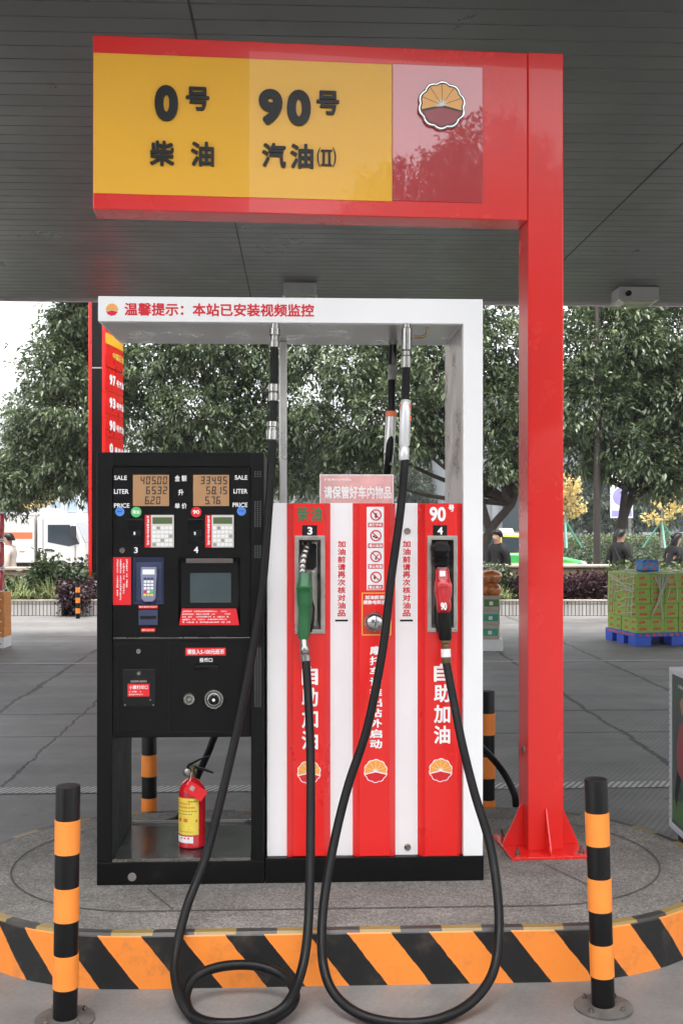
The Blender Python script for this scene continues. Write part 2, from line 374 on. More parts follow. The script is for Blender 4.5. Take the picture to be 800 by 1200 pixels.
# ---- concrete forecourt (joints, cracks, brushed grooves, stains)
def ground_mat():
    m = bpy.data.materials.new('forecourt_concrete'); m.use_nodes = True; t = m.node_tree; N = t.nodes; L = t.links
    b = N['Principled BSDF']
    g = N.new('ShaderNodeNewGeometry'); rot = N.new('ShaderNodeVectorRotate'); rot.rotation_type = 'Z_AXIS'; rot.inputs['Angle'].default_value = R(-2.3)
    L.new(g.outputs['Position'], rot.inputs['Vector'])
    sx = N.new('ShaderNodeSeparateXYZ'); L.new(rot.outputs[0], sx.inputs[0])
    def noise(s, d=6, r=.6, vec=None):
        n = N.new('ShaderNodeTexNoise'); n.inputs['Scale'].default_value = s; n.inputs['Detail'].default_value = d; n.inputs['Roughness'].default_value = r
        L.new(vec or g.outputs['Position'], n.inputs['Vector']); return n.outputs['Fac']
    def math_(op, a, b_=None, c=None):
        n = N.new('ShaderNodeMath'); n.operation = op
        for i, q in enumerate((a, b_, c)):
            if q is None: continue
            if isinstance(q, (int, float)): n.inputs[i].default_value = q
            else: L.new(q, n.inputs[i])
        return n.outputs[0]
    def rng(v, a, b_, c, d):
        n = N.new('ShaderNodeMapRange'); L.new(v, n.inputs[0])
        for i, q in enumerate((a, b_, c, d)): n.inputs[i+1].default_value = q
        return n.outputs[0]
    wob = math_('MULTIPLY', math_('SUBTRACT', noise(3.0, 8, .7), .5), .16)
    wid = noise(1.3, 3)
    X = math_('ADD', sx.outputs[0], wob); Y = math_('ADD', sx.outputs[1], math_('MULTIPLY', wob, .6))
    lines = []
    for x, wd in ((-2.5, .022), (-1.78, .012), (2.45, .02), (3.5, .018), (-6.2, .014), (6.9, .014)):
        lines.append((X, x, wd))
    for y, wd in ((8.15, .014), (9.1, .02), (11.6, .014), (4.95, .008), (15.2, .01)):
        lines.append((Y, y, wd))
    acc = None
    for c, p, wd in lines:
        d = math_('ABSOLUTE', math_('SUBTRACT', c, p))
        k = math_('MULTIPLY', d, 1/wd)
        v = math_('SUBTRACT', 1.0, math_('MINIMUM', math_('MAXIMUM', math_('SUBTRACT', k, math_('MULTIPLY', wid, .9)), 0.0), 1.0))
        acc = v if acc is None else math_('MAXIMUM', acc, v)
    big = noise(.55, 5, .6); mid = noise(3.5, 8, .7); fine = noise(70, 4, .6)
    val = math_('ADD', math_('ADD', math_('MULTIPLY', rng(big, .3, .7, -1, 1), .055), math_('MULTIPLY', rng(mid, .3, .7, -1, 1), .035)), math_('MULTIPLY', rng(fine, .2, .8, -1, 1), .03))
    val = math_('ADD', val, .185)
    st = rng(noise(1.1, 9, .75), .60, .70, 0, 1)
    val = math_('MULTIPLY', val, math_('SUBTRACT', 1.0, math_('MULTIPLY', st, .45)))
    sp = rng(noise(6.0, 3, .5), .72, .76, 0, 1)
    val = math_('MULTIPLY', val, math_('SUBTRACT', 1.0, math_('MULTIPLY', sp, .6)))
    fl = N.new('ShaderNodeCombineXYZ'); L.new(math_('FLOOR', math_('DIVIDE', math_('ADD', sx.outputs[0], 2.5), 4.2), 0), fl.inputs[0]); L.new(math_('FLOOR', math_('DIVIDE', math_('SUBTRACT', sx.outputs[1], 9.1), 2.5), 0), fl.inputs[1])
    wn = N.new('ShaderNodeTexWhiteNoise'); wn.noise_dimensions = '2D'; L.new(fl.outputs[0], wn.inputs['Vector'])
    val = math_('MULTIPLY', val, rng(wn.outputs['Value'], 0, 1, .86, 1.14))
    ms_ = N.new('ShaderNodeMapping'); ms_.inputs['Scale'].default_value = (.18, 2.2, 1); L.new(rot.outputs[0], ms_.inputs['Vector'])
    tyre = noise(1.0, 5, .6, ms_.outputs[0]); val = math_('MULTIPLY', val, rng(tyre, .35, .68, 1.16, .80))
    oil = rng(noise(2.3, 6, .75), .66, .74, 0, 1); val = math_('MULTIPLY', val, math_('SUBTRACT', 1.0, math_('MULTIPLY', oil, .5)))
    # brushed grooves running diagonally
    mp = N.new('ShaderNodeMapping'); mp.inputs['Rotation'].default_value = (0, 0, R(28)); L.new(g.outputs['Position'], mp.inputs['Vector'])
    wv = N.new('ShaderNodeTexWave'); wv.inputs['Scale'].default_value = 9; wv.inputs['Distortion'].default_value = .5; wv.inputs['Detail'].default_value = 1; L.new(mp.outputs[0], wv.inputs['Vector'])
    gr = math_('MULTIPLY', wv.outputs['Fac'], math_('MULTIPLY', rng(noise(.8, 4), .4, .6, .25, 1.0), rng(sx.outputs[1], 3.9, 5.6, .12, 1.0)))
    val = math_('MULTIPLY', val, math_('ADD', .80, math_('MULTIPLY', gr, .36)))
    val = math_('MULTIPLY', val, math_('SUBTRACT', 1.0, math_('MULTIPLY', acc, .86)))
    cmb = N.new('ShaderNodeCombineColor'); L.new(math_('MULTIPLY', val, 1.02), cmb.inputs[0]); L.new(val, cmb.inputs[1]); L.new(math_('MULTIPLY', val, .975), cmb.inputs[2])
    L.new(cmb.outputs[0], b.inputs['Base Color'])
    L.new(rng(big, .3, .7, .42, .68), b.inputs['Roughness'])
    h = math_('ADD', math_('MULTIPLY', gr, .5), math_('ADD', math_('MULTIPLY', fine, .35), math_('MULTIPLY', acc, -2.0)))
    bp = N.new('ShaderNodeBump'); bp.inputs['Strength'].default_value = .5; bp.inputs['Distance'].default_value = .006
    L.new(h, bp.inputs['Height']); L.new(bp.outputs[0], b.inputs['Normal'])
    return m
M['forecourt'] = ground_mat()
def line_mat():
    m = mat('worn_white_paint', (.46, .46, .45), .6); t = m.node_tree; N = t.nodes; L = t.links; b = N['Principled BSDF']
    g = N.new('ShaderNodeNewGeometry')
    mp = N.new('ShaderNodeMapping'); mp.inputs['Rotation'].default_value = (0, 0, R(28)); L.new(g.outputs['Position'], mp.inputs['Vector'])
    wv = N.new('ShaderNodeTexWave'); wv.inputs['Scale'].default_value = 9; wv.inputs['Distortion'].default_value = .8; L.new(mp.outputs[0], wv.inputs['Vector'])
    n = N.new('ShaderNodeTexNoise'); n.inputs['Scale'].default_value = 5; n.inputs['Detail'].default_value = 8; L.new(g.outputs['Position'], n.inputs['Vector'])
    a = N.new('ShaderNodeMath'); a.operation = 'MULTIPLY'; L.new(wv.outputs['Fac'], a.inputs[0]); L.new(n.outputs['Fac'], a.inputs[1])
    r = N.new('ShaderNodeMapRange'); r.inputs[1].default_value = .12; r.inputs[2].default_value = .36; r.inputs[3].default_value = 0; r.inputs[4].default_value = 1; L.new(a.outputs[0], r.inputs[0])
    mx = N.new('ShaderNodeMix'); mx.data_type = 'RGBA'; mx.inputs[6].default_value = (.17, .17, .165, 1); mx.inputs[7].default_value = (.50, .50, .49, 1); L.new(r.outputs[0], mx.inputs[0]); L.new(mx.outputs[2], b.inputs['Base Color'])
    return m
M['line'] = line_mat()
def island_mat():
    m = mat('washed_pebble_concrete', (.23, .22, .205), .8); t = m.node_tree; N = t.nodes; L = t.links; b = N['Principled BSDF']
    g = N.new('ShaderNodeNewGeometry')
    v = N.new('ShaderNodeTexVoronoi'); v.inputs['Scale'].default_value = 170; L.new(g.outputs['Position'], v.inputs['Vector'])
    n = N.new('ShaderNodeTexNoise'); n.inputs['Scale'].default_value = 2.6; n.inputs['Detail'].default_value = 8; n.inputs['Roughness'].default_value = .68; L.new(g.outputs['Position'], n.inputs['Vector'])
    n3 = N.new('ShaderNodeTexNoise'); n3.inputs['Scale'].default_value = 55; n3.inputs['Detail'].default_value = 5; L.new(g.outputs['Position'], n3.inputs['Vector'])
    sv = N.new('ShaderNodeSeparateColor'); L.new(v.outputs['Color'], sv.inputs[0])
    a = N.new('ShaderNodeMapRange'); a.inputs[3].default_value = .55; a.inputs[4].default_value = 1.4; L.new(sv.outputs[0], a.inputs[0])
    c = N.new('ShaderNodeMapRange'); c.inputs[1].default_value = .3; c.inputs[2].default_value = .7; c.inputs[3].default_value = .62; c.inputs[4].default_value = 1.25; L.new(n.outputs['Fac'], c.inputs[0])
    c3 = N.new('ShaderNodeMapRange'); c3.inputs[1].default_value = .3; c3.inputs[2].default_value = .7; c3.inputs[3].default_value = .85; c3.inputs[4].default_value = 1.15; L.new(n3.outputs['Fac'], c3.inputs[0])
    p = N.new('ShaderNodeMath'); p.operation = 'MULTIPLY'; L.new(a.outputs[0], p.inputs[0]); L.new(c.outputs[0], p.inputs[1])
    p2 = N.new('ShaderNodeMath'); p2.operation = 'MULTIPLY'; L.new(p.outputs[0], p2.inputs[0]); L.new(c3.outputs[0], p2.inputs[1])
    mx = N.new('ShaderNodeMix'); mx.data_type = 'RGBA'; mx.blend_type = 'MULTIPLY'; mx.inputs[0].default_value = 1; mx.inputs[6].default_value = (.20, .19, .175, 1); L.new(p2.outputs[0], mx.inputs[7]); L.new(mx.outputs[2], b.inputs['Base Color'])
    bp = N.new('ShaderNodeBump'); bp.inputs['Strength'].default_value = .8; bp.inputs['Distance'].default_value = .005; L.new(v.outputs['Distance'], bp.inputs['Height']); L.new(bp.outputs[0], b.inputs['Normal'])
    return m
M['island'] = island_mat()
def stripe_mat(name, period, slant, duty, phase, c1, c2):
    m = mat(name, c1, .45); t = m.node_tree; N = t.nodes; L = t.links; b = N['Principled BSDF']
    u = N.new('ShaderNodeUVMap'); s = N.new('ShaderNodeSeparateXYZ'); L.new(u.outputs[0], s.inputs[0])
    tc = N.new('ShaderNodeTexCoord')
    nz = N.new('ShaderNodeTexNoise'); nz.inputs['Scale'].default_value = 22; nz.inputs['Detail'].default_value = 6; L.new(tc.outputs['Object'], nz.inputs['Vector'])
    def mth(op, a, q):
        n = N.new('ShaderNodeMath'); n.operation = op
        for i, z in enumerate((a, q)):
            if isinstance(z, (int, float)): n.inputs[i].default_value = z
            else: L.new(z, n.inputs[i])
        return n.outputs[0]
    x = mth('ADD', s.outputs[0], mth('MULTIPLY', s.outputs[1], slant))
    x = mth('ADD', x, mth('MULTIPLY', mth('SUBTRACT', nz.outputs['Fac'], .5), .012))
    x = mth('FRACT', mth('ADD', mth('DIVIDE', x, period), phase), 0)
    k = mth('LESS_THAN', x, duty)
    mx = N.new('ShaderNodeMix'); mx.data_type = 'RGBA'; mx.inputs[6].default_value = (*c2, 1); mx.inputs[7].default_value = (*c1, 1); L.new(k, mx.inputs[0])
    n2 = N.new('ShaderNodeTexNoise'); n2.inputs['Scale'].default_value = 9; n2.inputs['Detail'].default_value = 9; n2.inputs['Roughness'].default_value = .72; L.new(tc.outputs['Object'], n2.inputs['Vector'])
    r = N.new('ShaderNodeMapRange'); r.inputs[1].default_value = .52; r.inputs[2].default_value = .72; r.inputs[4].default_value = .42; L.new(n2.outputs['Fac'], r.inputs[0])
    m2 = N.new('ShaderNodeMix'); m2.data_type = 'RGBA'; L.new(r.outputs[0], m2.inputs[0]); L.new(mx.outputs[2], m2.inputs[6]); m2.inputs[7].default_value = (.11, .08, .055, 1)
    L.new(m2.outputs[2], b.inputs['Base Color'])
    bp = N.new('ShaderNodeBump'); bp.inputs['Strength'].default_value = .25; bp.inputs['Distance'].default_value = .006; L.new(n2.outputs['Fac'], bp.inputs['Height']); L.new(bp.outputs[0], b.inputs['Normal'])
    return m
M['kerb_stripe'] = stripe_mat('kerb_stripe', .290, .80, .53, .10, (.76, .225, .03), (.006, .006, .0065))
M['rim_stripe'] = stripe_mat('rim_stripe', .290, 0, .5, .45, (.25, .17, .05), (.03, .028, .027))
def tile_mat():
    m = mat('planter_tile', (.55, .54, .53), .45); t = m.node_tree; N = t.nodes; L = t.links; b = N['Principled BSDF']
    tc = N.new('ShaderNodeTexCoord'); s = N.new('ShaderNodeSeparateXYZ'); L.new(tc.outputs['Object'], s.inputs[0])
    c = N.new('ShaderNodeCombineXYZ'); L.new(s.outputs[0], c.inputs[0]); L.new(s.outputs[2], c.inputs[1])
    br = N.new('ShaderNodeTexBrick'); br.offset = 0; br.inputs['Scale'].default_value = 1; br.inputs['Brick Width'].default_value = .062; br.inputs['Row Height'].default_value = .2; br.inputs['Mortar Size'].default_value = .008
    br.inputs['Color1'].default_value = (.56, .55, .53, 1); br.inputs['Color2'].default_value = (.46, .45, .44, 1); br.inputs['Mortar'].default_value = (.10, .075, .065, 1)
    L.new(c.outputs[0], br.inputs['Vector']); L.new(br.outputs['Color'], b.inputs['Base Color'])
    return m
M['tile'] = tile_mat()
# ================================================================== THE SETTING
def struct(name, mb, m, **k):
    o = obj(name, mb, m, **k); o['kind'] = 'structure'; return o
mb = MB(); mb.add([(-300, -60, -.30), (300, -60, -.30), (300, 420, -.30), (-300, 420, -.30)], [(0, 1, 2, 3)])
struct('street_ground', mb, mat('asphalt', (.075, .075, .077), .8, var=.2, vscale=.8, bump=.3, bscale=90), fix=False)
mb = MB(); mb.box(-26, 26, -16, 19.0, -.33, 0); struct('forecourt', mb, M['forecourt'])
mb = MB(); mb.box(-40, 40, 20.2, 24.6, -.33, -.27); struct('sidewalk', mb, mat('paving', (.27, .26, .25), .75, var=.15, vscale=2))
PYAW = 2.3
mb = MB(); a = R(PYAW)
def ln(mb, Y0, wd, x0, x1, z):
    d = Vector((math.cos(a), math.sin(a), 0)); nrm = Vector((-math.sin(a), math.cos(a), 0)); c = Vector((0, Y0, z))
    mb.add([c+d*x0-nrm*wd/2, c+d*x1-nrm*wd/2, c+d*x1+nrm*wd/2, c+d*x0+nrm*wd/2], [(0, 1, 2, 3)])
ln(mb, 6.53, .15, -12, 12, .004); ln(mb, 12.3, .10, -12, 12, .004)
struct('painted_line', mb, M['line'], fix=False)
# ---- pump island with rounded ends
ISL = Frame((-.015, 4.55, 0), PYAW); IL, IR, IH = .745, .80, .19
def stadium(inset, n=28):
    r = IR-inset; P = []
    for i in range(n+1): t = -math.pi/2+math.pi*i/n; P.append((IL+r*math.cos(t), r*math.sin(t)))
    for i in range(n+1): t = math.pi/2+math.pi*i/n; P.append((-IL+r*math.cos(t), r*math.sin(t)))
    Q = []                                    # resample straights
    for i in range(len(P)):
        p, q = Vector(P[i]), Vector(P[(i+1) % len(P)]); k = max(1, int((q-p).length/.06))
        Q += [tuple(p+(q-p)*j/k) for j in range(k)]
    return Q
root_isl = bpy.data.objects.new('island_pavement', None)
def ring(name, rows, m, uvh=None, parent=None):
    """rows: list of (inset,z); one quad strip per pair; UV = arc length, height"""
    loops = [stadium(i) for i, z in rows]; n = len(loops[0]); vs = []; fs = []; uv = []
    arc = [0]
    for i in range(n): arc.append(arc[-1]+(Vector(loops[0][(i+1) % n])-Vector(loops[0][i])).length)
    rg = random.Random(3)
    for (ins, z), lp in zip(rows, loops): vs += [(p[0], p[1], z) for p in lp]
    me = bpy.data.meshes.new(name)
    for k in range(len(rows)-1):
        for i in range(n):
            j = (i+1) % n
            fs.append((k*n+i, k*n+j, (k+1)*n+j, (k+1)*n+i))
            q_ = 28*.29/arc[-1]; uv += [(arc[i]*q_, rows[k][1]), (arc[i+1]*q_, rows[k][1]), (arc[i+1]*q_, rows[k+1][1]), (arc[i]*q_, rows[k+1][1])]
    me.from_pydata(vs, [], fs); me.materials.append(m)
    ul = me.uv_layers.new(name='UVMap'); ul.data.foreach_set('uv', [c for q in uv for c in q])
    me.polygons.foreach_set('use_smooth', [True]*len(fs)); me.set_sharp_from_angle(angle=R(35))
    o = bpy.data.objects.new(name, me); COL.objects.link(o); o.parent = parent; return o
mb = MB(); lp = stadium(.039); mb.add([(p[0], p[1], IH) for p in lp], [tuple(range(len(lp)))])
isl = struct('island_pavement', mb, M['island'], fix=False); isl.location = ISL.loc; isl.rotation_euler = (0, 0, R(PYAW))
k1 = ring('kerb', [(0, -.02), (0, IH-.012), (.003, IH-.008)], M['kerb_stripe'], parent=isl)
k2 = ring('kerb_rim', [(.003, IH-.008), (.010, IH), (.04, IH+.0005)], M['rim_stripe'], parent=isl)
def groove(ins, wd, z):
    A, B = stadium(ins), stadium(ins+wd); n = min(len(A), len(B)); mb = MB()
    A = A[:n]; B = B[:n]
    mb.add([(p[0], p[1], z) for p in A]+[(p[0], p[1], z) for p in B], [(i, (i+1) % n, n+(i+1) % n, n+i) for i in range(n)])
    return mb
# inset joint line: separate polyline strip with matching vertex counts
def strip(path, wd, z, mb):
    P = [Vector(p) for p in path]; n = len(P); vs = []
    for i in range(n):
        t = (P[min(i+1, n-1)]-P[max(i-1, 0)]).normalized(); q = Vector((-t.y, t.x))*wd/2
        vs += [(*(P[i]+q), z), (*(P[i]-q), z)]
    mb.add(vs, [(2*i, 2*i+1, 2*i+3, 2*i+2) for i in range(n-1)])
mb = MB(); s_ = stadium(.21); strip(s_+[s_[0]], .007, IH+.004, mb)
for x, y0, y1 in ((.98, -.42, -.12), (-.62, -.58, -.34)): strip([(x, y0), (x-.13, y1)], .005, IH+.0045, mb)
g_ = obj('joint', mb, mat('joint_dark', (.06, .057, .053), .9), isl, fix=False)

# ---- thin grey winter haze over the whole place
mb = MB(); mb.box(-310, 310, -70, 430, -1.4, 22); hz = obj('haze', mb, None or bpy.data.materials.new('haze_air')); hz['kind'] = 'stuff'
hm = hz.data.materials[0]; hm.use_nodes = True; ht = hm.node_tree; ht.nodes.clear()
ho = ht.nodes.new('ShaderNodeOutputMaterial'); hv = ht.nodes.new('ShaderNodeVolumePrincipled')
hv.inputs['Color'].default_value = (.93, .96, 1, 1); hv.inputs['Density'].default_value = .0006; hv.inputs['Anisotropy'].default_value = .2
ht.links.new(hv.outputs[0], ho.inputs['Volume'])
# ================================================================== CANOPY
CAN = Frame((0, 2.3, 4.6), PYAW)
can = thing('canopy', 'wide grey slatted metal filling station canopy roof overhead', 'canopy', CAN.loc, PYAW)
mb = MB(); D = 12.45
n = int(D/.2)
for i in range(n):
    y = i*.2
    mb.prism([(y+.004, 0), (y+.19, 0), (y+.196, .012), (y+.196, .05), (y-.0, .05), (y-.0, .012)], -15, 15, 'x')
obj('ceiling_panel', mb, M['canopy_metal'], can)
mb = MB(); mb.box(-15, 15, -.02, D+.02, .055, .6); obj('roof', mb, M['fascia'], can)
mb = MB(); mb.box(-15.1, 15.1, D+.021, D+.09, -.03, .62); obj('fascia', mb, M['fascia'], can, bevel=.01)
mb = MB(); mb.box(-15.1, 15.1, -.1, -.021, -.03, .62); obj('fascia', mb, M['fascia'], can, bevel=.01)
for x in (-8.1, -4.4, -.72, 2.95, 6.6):
    mb = MB(); mb.box(x-.007, x+.007, .0, D, -.004, .0035); obj('seam', mb, mat('seam_dark', (.03, .03, .03), .7), can)
def fixture(px0, px1, Y, label, camshape):
    wd = (px1-px0)/FPX*Y; x = ((px0+px1)/2-400)/FPX*Y
    t = thing('canopy_lamp', label, 'lamp', (x, Y, 4.6-.001), PYAW, 'lamps under the canopy')
    mb = MB(); mb.prism([(-wd/2, 0), (wd/2, 0), (wd/2, -.15), (-wd/2, -.15)], 0, .36); obj('housing', mb, M['fixture'], t, bevel=.008)
    mb = MB(); mb.box(-wd/2-.012, wd/2+.012, -.012, .372, -.165, -.151); obj('trim', mb, M['fixture'], t, bevel=.004)
    mb = MB(); mb.prism([(-wd/2+.02, -.166), (wd/2-.02, -.166), (wd/2-.08, -.205), (-wd/2+.08, -.205)], .03, .33); obj('glass_cover', mb, M['glass_lens'], t, bevel=.01)
    if camshape:
        mb = MB(); mb.cyl((-wd*.28, -.04, -.09), (0, 1, 0), .035, .05); obj('sensor', mb, M['black_print'], t)
fixture(332, 371, 13.6, 'pale box lamp under the canopy just above the white video notice beam', False)
fixture(725, 772, 13.85, 'pale box lamp under the canopy right of the red sign pole', True)

# ================================================================== VEGETATION
def leaves(name, P, Dv, k, size, m, parent=None, droop=.45, wide=.36, spread=.7, jit=.06):
    P = np.repeat(np.asarray(P, float), k, 0); Dv = np.repeat(np.asarray(Dv, float), k, 0); n = len(P)
    d = Dv*.7+RNG.normal(0, spread, (n, 3))*.7; d[:, 2] -= droop
    d /= np.linalg.norm(d, axis=1)[:, None]+1e-9
    up = np.tile([0, 0, 1.], (n, 1))+RNG.normal(0, .45, (n, 3))
    s = np.cross(d, up); s /= np.linalg.norm(s, axis=1)[:, None]+1e-9
    nn = np.cross(s, d)
    L = size*RNG.uniform(.5, 1.35, n)[:, None]
    B = P+RNG.normal(0, jit, (n, 3))
    tip = B+d*L-np.array([0, 0, 1])*L*.12; mid = B+d*L*.45
    l = mid+s*L*wide/2*1.15+nn*L*.05; r = mid-s*L*wide/2*1.15+nn*L*.05
    V = np.stack([B, r, tip, l], 1).reshape(-1, 3)
    me = bpy.data.meshes.new(name)
    me.vertices.add(4*n); me.vertices.foreach_set('co', V.ravel())
    idx = np.arange(n)[:, None]*4
    F = np.concatenate([idx+[0, 1, 2], idx+[0, 2, 3]], 1).ravel()
    me.loops.add(6*n); me.loops.foreach_set('vertex_index', F)
    me.polygons.add(2*n); me.polygons.foreach_set('loop_start', np.arange(2*n)*3); me.polygons.foreach_set('loop_total', np.full(2*n, 3))
    me.materials.append(m)
    at_ = me.attributes.new('tint', 'FLOAT', 'FACE'); tv = np.clip(RNG.beta(1.6, 2.6, n)+np.repeat(RNG.normal(0, .16, n//(k*7)+1), k*7)[:n], 0, 1); at_.data.foreach_set('value', np.repeat(tv, 2))
    me.update(calc_edges=True); me.validate()
    o = bpy.data.objects.new(name, me); COL.objects.link(o)
    if parent: o.parent = parent
    return o
def crown_pts(lobes, n, inner=.35, sub=7, sig=.15):
    P, d = crown_pts0(lobes, max(8, n//sub), inner)
    k = len(P); P = np.repeat(P, sub, 0)+RNG.normal(0, sig, (k*sub, 3))*np.array([1, 1, .55]); d = np.repeat(d, sub, 0)
    return P, d
def crown_pts0(lobes, n, inner=.35):
    lob = np.array(lobes, float); wgt = (lob[:, 3]*lob[:, 4]+lob[:, 3]*lob[:, 5]); wgt /= wgt.sum()
    k = RNG.choice(len(lob), n, p=wgt); d = RNG.normal(0, 1, (n, 3)); d /= np.linalg.norm(d, axis=1)[:, None]
    rad = np.where(RNG.random(n) < inner, RNG.uniform(.35, .8, n), RNG.uniform(.78, 1.08, n))
    P = lob[k, :3]+d*lob[k, 3:6]*rad[:, None]
    return P, d
def limb_mesh(trunk, lobes, r0, mb):
    mb.tube(cr(trunk, 6), [r0*(1-.45*i/(6*(len(trunk)-1))) for i in range(6*(len(trunk)-1)+1)], 10)
    top = Vector(trunk[-1]); rg = random.Random(len(lobes))
    for l in lobes:
        e = Vector(l[:3]); s = Vector(trunk[rg.choice([-1, -1, -2])]); m_ = s.lerp(e, .5)+Vector((rg.uniform(-.2, .2), rg.uniform(-.2, .2), -.15))
        P = cr([s, m_, e], 5); mb.tube(P, [r0*.5*(1-.8*i/(len(P)-1)) for i in range(len(P))], 7)
        for q in range(4):
            d = Vector((rg.uniform(-1, 1), rg.uniform(-1, 1), rg.uniform(-.3, .9))); d.normalize()
            e2 = e+Vector((d.x*l[3], d.y*l[4], d.z*l[5]))*.85
            P = cr([m_.lerp(e, .6), e.lerp(e2, .5)+Vector((0, 0, -.08)), e2], 4)
            mb.tube(P, [r0*.2*(1-.8*i/(len(P)-1)) for i in range(len(P))], 5)
def tree(name, label, loc, trunk, lobes, ntw, r0=.13, k=8, size=.116, m='leaf', bark='bark', group=None, droop=.32, cat='tree', inner=.35):
    t = thing(name, label, cat, loc, 0, group)
    mb = MB(); limb_mesh(trunk, lobes, r0, mb); obj('trunk', mb, M[bark], t, smooth=60)
    P, d = crown_pts(lobes, ntw, inner, sig=.15 if size < .2 else .3); leaves('crown', P, d, k, size, M[m], t, droop)
    return t
GTREE = 'evergreen street trees along the sidewalk'
def px_lobes(base, Y, spec):                   # (px,py,rx_px,rz_px,dy) -> local ellipsoids
    out = []
    for px, py, rx, rz, dy in spec:
        p = at(px, py, Y+dy); out.append((p.x-base[0], p.y-base[1], p.z-base[2], rx/FPX*Y, min(rx, 62)/FPX*Y*1.0, rz/FPX*Y))
    return out
def street_tree(label, bpx, Y, trunk_px, spec, ntw, r0=.13):
    b = at(bpx, 610, Y); b.z = -.27
    tr = [at(x, y, Y)-b for x, y in trunk_px]; tr[0].z = -.02
    return tree('evergreen_tree', label, b, tr, px_lobes(b, Y, spec), ntw, r0, group=GTREE)
street_tree('evergreen tree at left before the white sky beside the red price pillar', 110, 23.0, [(110, 720), (110, 640), (108, 590), (104, 560)],
            [(84, 372, 34, 30, 0), (66, 432, 34, 32, -.3), (100, 410, 40, 40, .3), (46, 492, 42, 40, .2), (92, 480, 46, 46, -.4), (40, 545, 52, 40, .3), (85, 545, 44, 34, 0), (10, 570, 34, 30, 0), (110, 440, 30, 50, .4), (95, 315, 36, 34, .2), (118, 330, 40, 40, 0)], 6600)
street_tree('evergreen tree seen above the black payment cabinet through the white frame', 250, 22.6, [(250, 720), (252, 640), (246, 590), (252, 550)],
            [(180, 420, 50, 44, 0), (235, 400, 50, 44, -.4), (290, 425, 52, 46, .3), (345, 405, 46, 44, 0), (175, 490, 48, 46, .2), (235, 480, 50, 48, -.3), (295, 500, 50, 48, .2), (350, 480, 46, 46, -.2), (210, 550, 50, 36, .3), (290, 550, 50, 36, 0), (150, 450, 26, 46, .3), (250, 330, 110, 50, .3), (345, 545, 40, 36, .5)], 8000, .15)
street_tree('evergreen tree with a forked leaning trunk behind the white frame and red pole', 558, 22.0, [(556, 725), (562, 660), (574, 622), (600, 590)],
            [(410, 430, 46, 44, 0), (465, 410, 50, 44, .3), (520, 425, 50, 46, -.3), (575, 405, 46, 44, .2), (405, 505, 44, 42, .2), (460, 490, 50, 44, -.3), (515, 495, 44, 40, .3), (580, 480, 46, 50, 0), (590, 545, 30, 30, -.2), (420, 555, 40, 28, .4), (620, 430, 40, 46, .3), (500, 335, 110, 50, .3), (630, 510, 36, 44, 0)], 8000, .14)
street_tree('evergreen tree with dark leaning trunk right of the red sign pole', 722, 22.0, [(716, 725), (722, 655), (727, 615), (742, 575)],
            [(680, 410, 46, 46, 0), (735, 395, 50, 44, -.3), (790, 405, 50, 48, .2), (690, 470, 48, 44, -.3), (745, 465, 52, 46, .3), (800, 470, 50, 48, 0), (685, 525, 40, 36, .3), (740, 530, 44, 32, -.2), (795, 535, 44, 40, .2), (840, 450, 46, 60, 0), (850, 530, 40, 44, 0), (745, 330, 110, 50, .3), (775, 568, 30, 20, 0)], 8400, .15)
# hedges and planting are clumps of real leaves
def clump(name, label, cat, x0, x1, y0, y1, z0, z1, n, k, size, m, kind=None, group=None, droop=.1, parent=None, rag=.12):
    xs = RNG.uniform(x0, x1, n); ys = RNG.uniform(y0, y1, n); zz = RNG.random(n)**.55
    hgt = (z1-z0)*(1-rag+rag*np.sin(xs*7.3+1)*np.cos(ys*5)+RNG.normal(0, rag*.3, n))
    P = np.stack([xs-(x0+x1)/2, ys-(y0+y1)/2, zz*hgt], 1)
    d = np.stack([RNG.normal(0, .5, n), RNG.normal(-.4, .5, n), RNG.uniform(0, 1, n)], 1)
    o = leaves(name, P, d, k, size, M[m], None, droop, wide=.5)
    o.location = ((x0+x1)/2, (y0+y1)/2, z0)
    return tag(o, label, cat, group, kind)
X = lambda px, Y: (px-400)/FPX*Y
Zz = lambda py, Y: CAMZ-(py-HY)/FPX*Y
PY = 18.3
def planter(px0, px1, label):
    t = thing('planter_wall', label, 'planter', ((X(px0, PY)+X(px1, PY))/2, PY, 0), 0, 'tiled planter walls along the street edge')
    h = (X(px1, PY)-X(px0, PY))/2
    mb = MB(); mb.box(-h, h, 0, .12, 0, .245); obj('tiled_face', mb, M['tile'], t)
    mb = MB(); mb.box(-h-.01, h+.01, -.015, .14, .2451, .27); obj('coping', mb, M['stone_cap'], t, bevel=.006)
    mb = MB(); mb.box(-h, h, .1201, 1.2, -.2, .2); obj('soil', mb, M['soil'], t)
    return t
planter(12, 73, 'low white tiled planter wall at far left below pale strappy plants')
planter(94, 840, 'low white tiled planter wall running behind the red pole and green pallet')
clump('purple_hedge', 'dark purple leaved hedge in the planter behind the red sign pole', 'hedge', X(596, 18.8), X(760, 18.8), 18.46, 19.3, .2, Zz(676, 18.8), 2200, 6, .07, 'leaf_purple')
clump('purple_shrub', 'dark purple shrub spilling over the planter end by the small bollard', 'shrub', X(72, 18.3), X(104, 18.3), 18.15, 18.9, .02, Zz(684, 18.5), 700, 6, .07, 'leaf_purple')
clump('green_shrub', 'glossy green shrub left of the red and black price pillar', 'shrub', X(32, 18.9), X(101, 18.9), 18.6, 19.4, .2, Zz(656, 19), 900, 6, .10, 'leaf_bush', rag=.3)
clump('green_shrub', 'dark low shrub behind the pale strappy plants at far left', 'shrub', X(8, 19), X(50, 19), 18.6, 19.3, .2, Zz(676, 19), 500, 6, .09, 'leaf_bush', rag=.3)
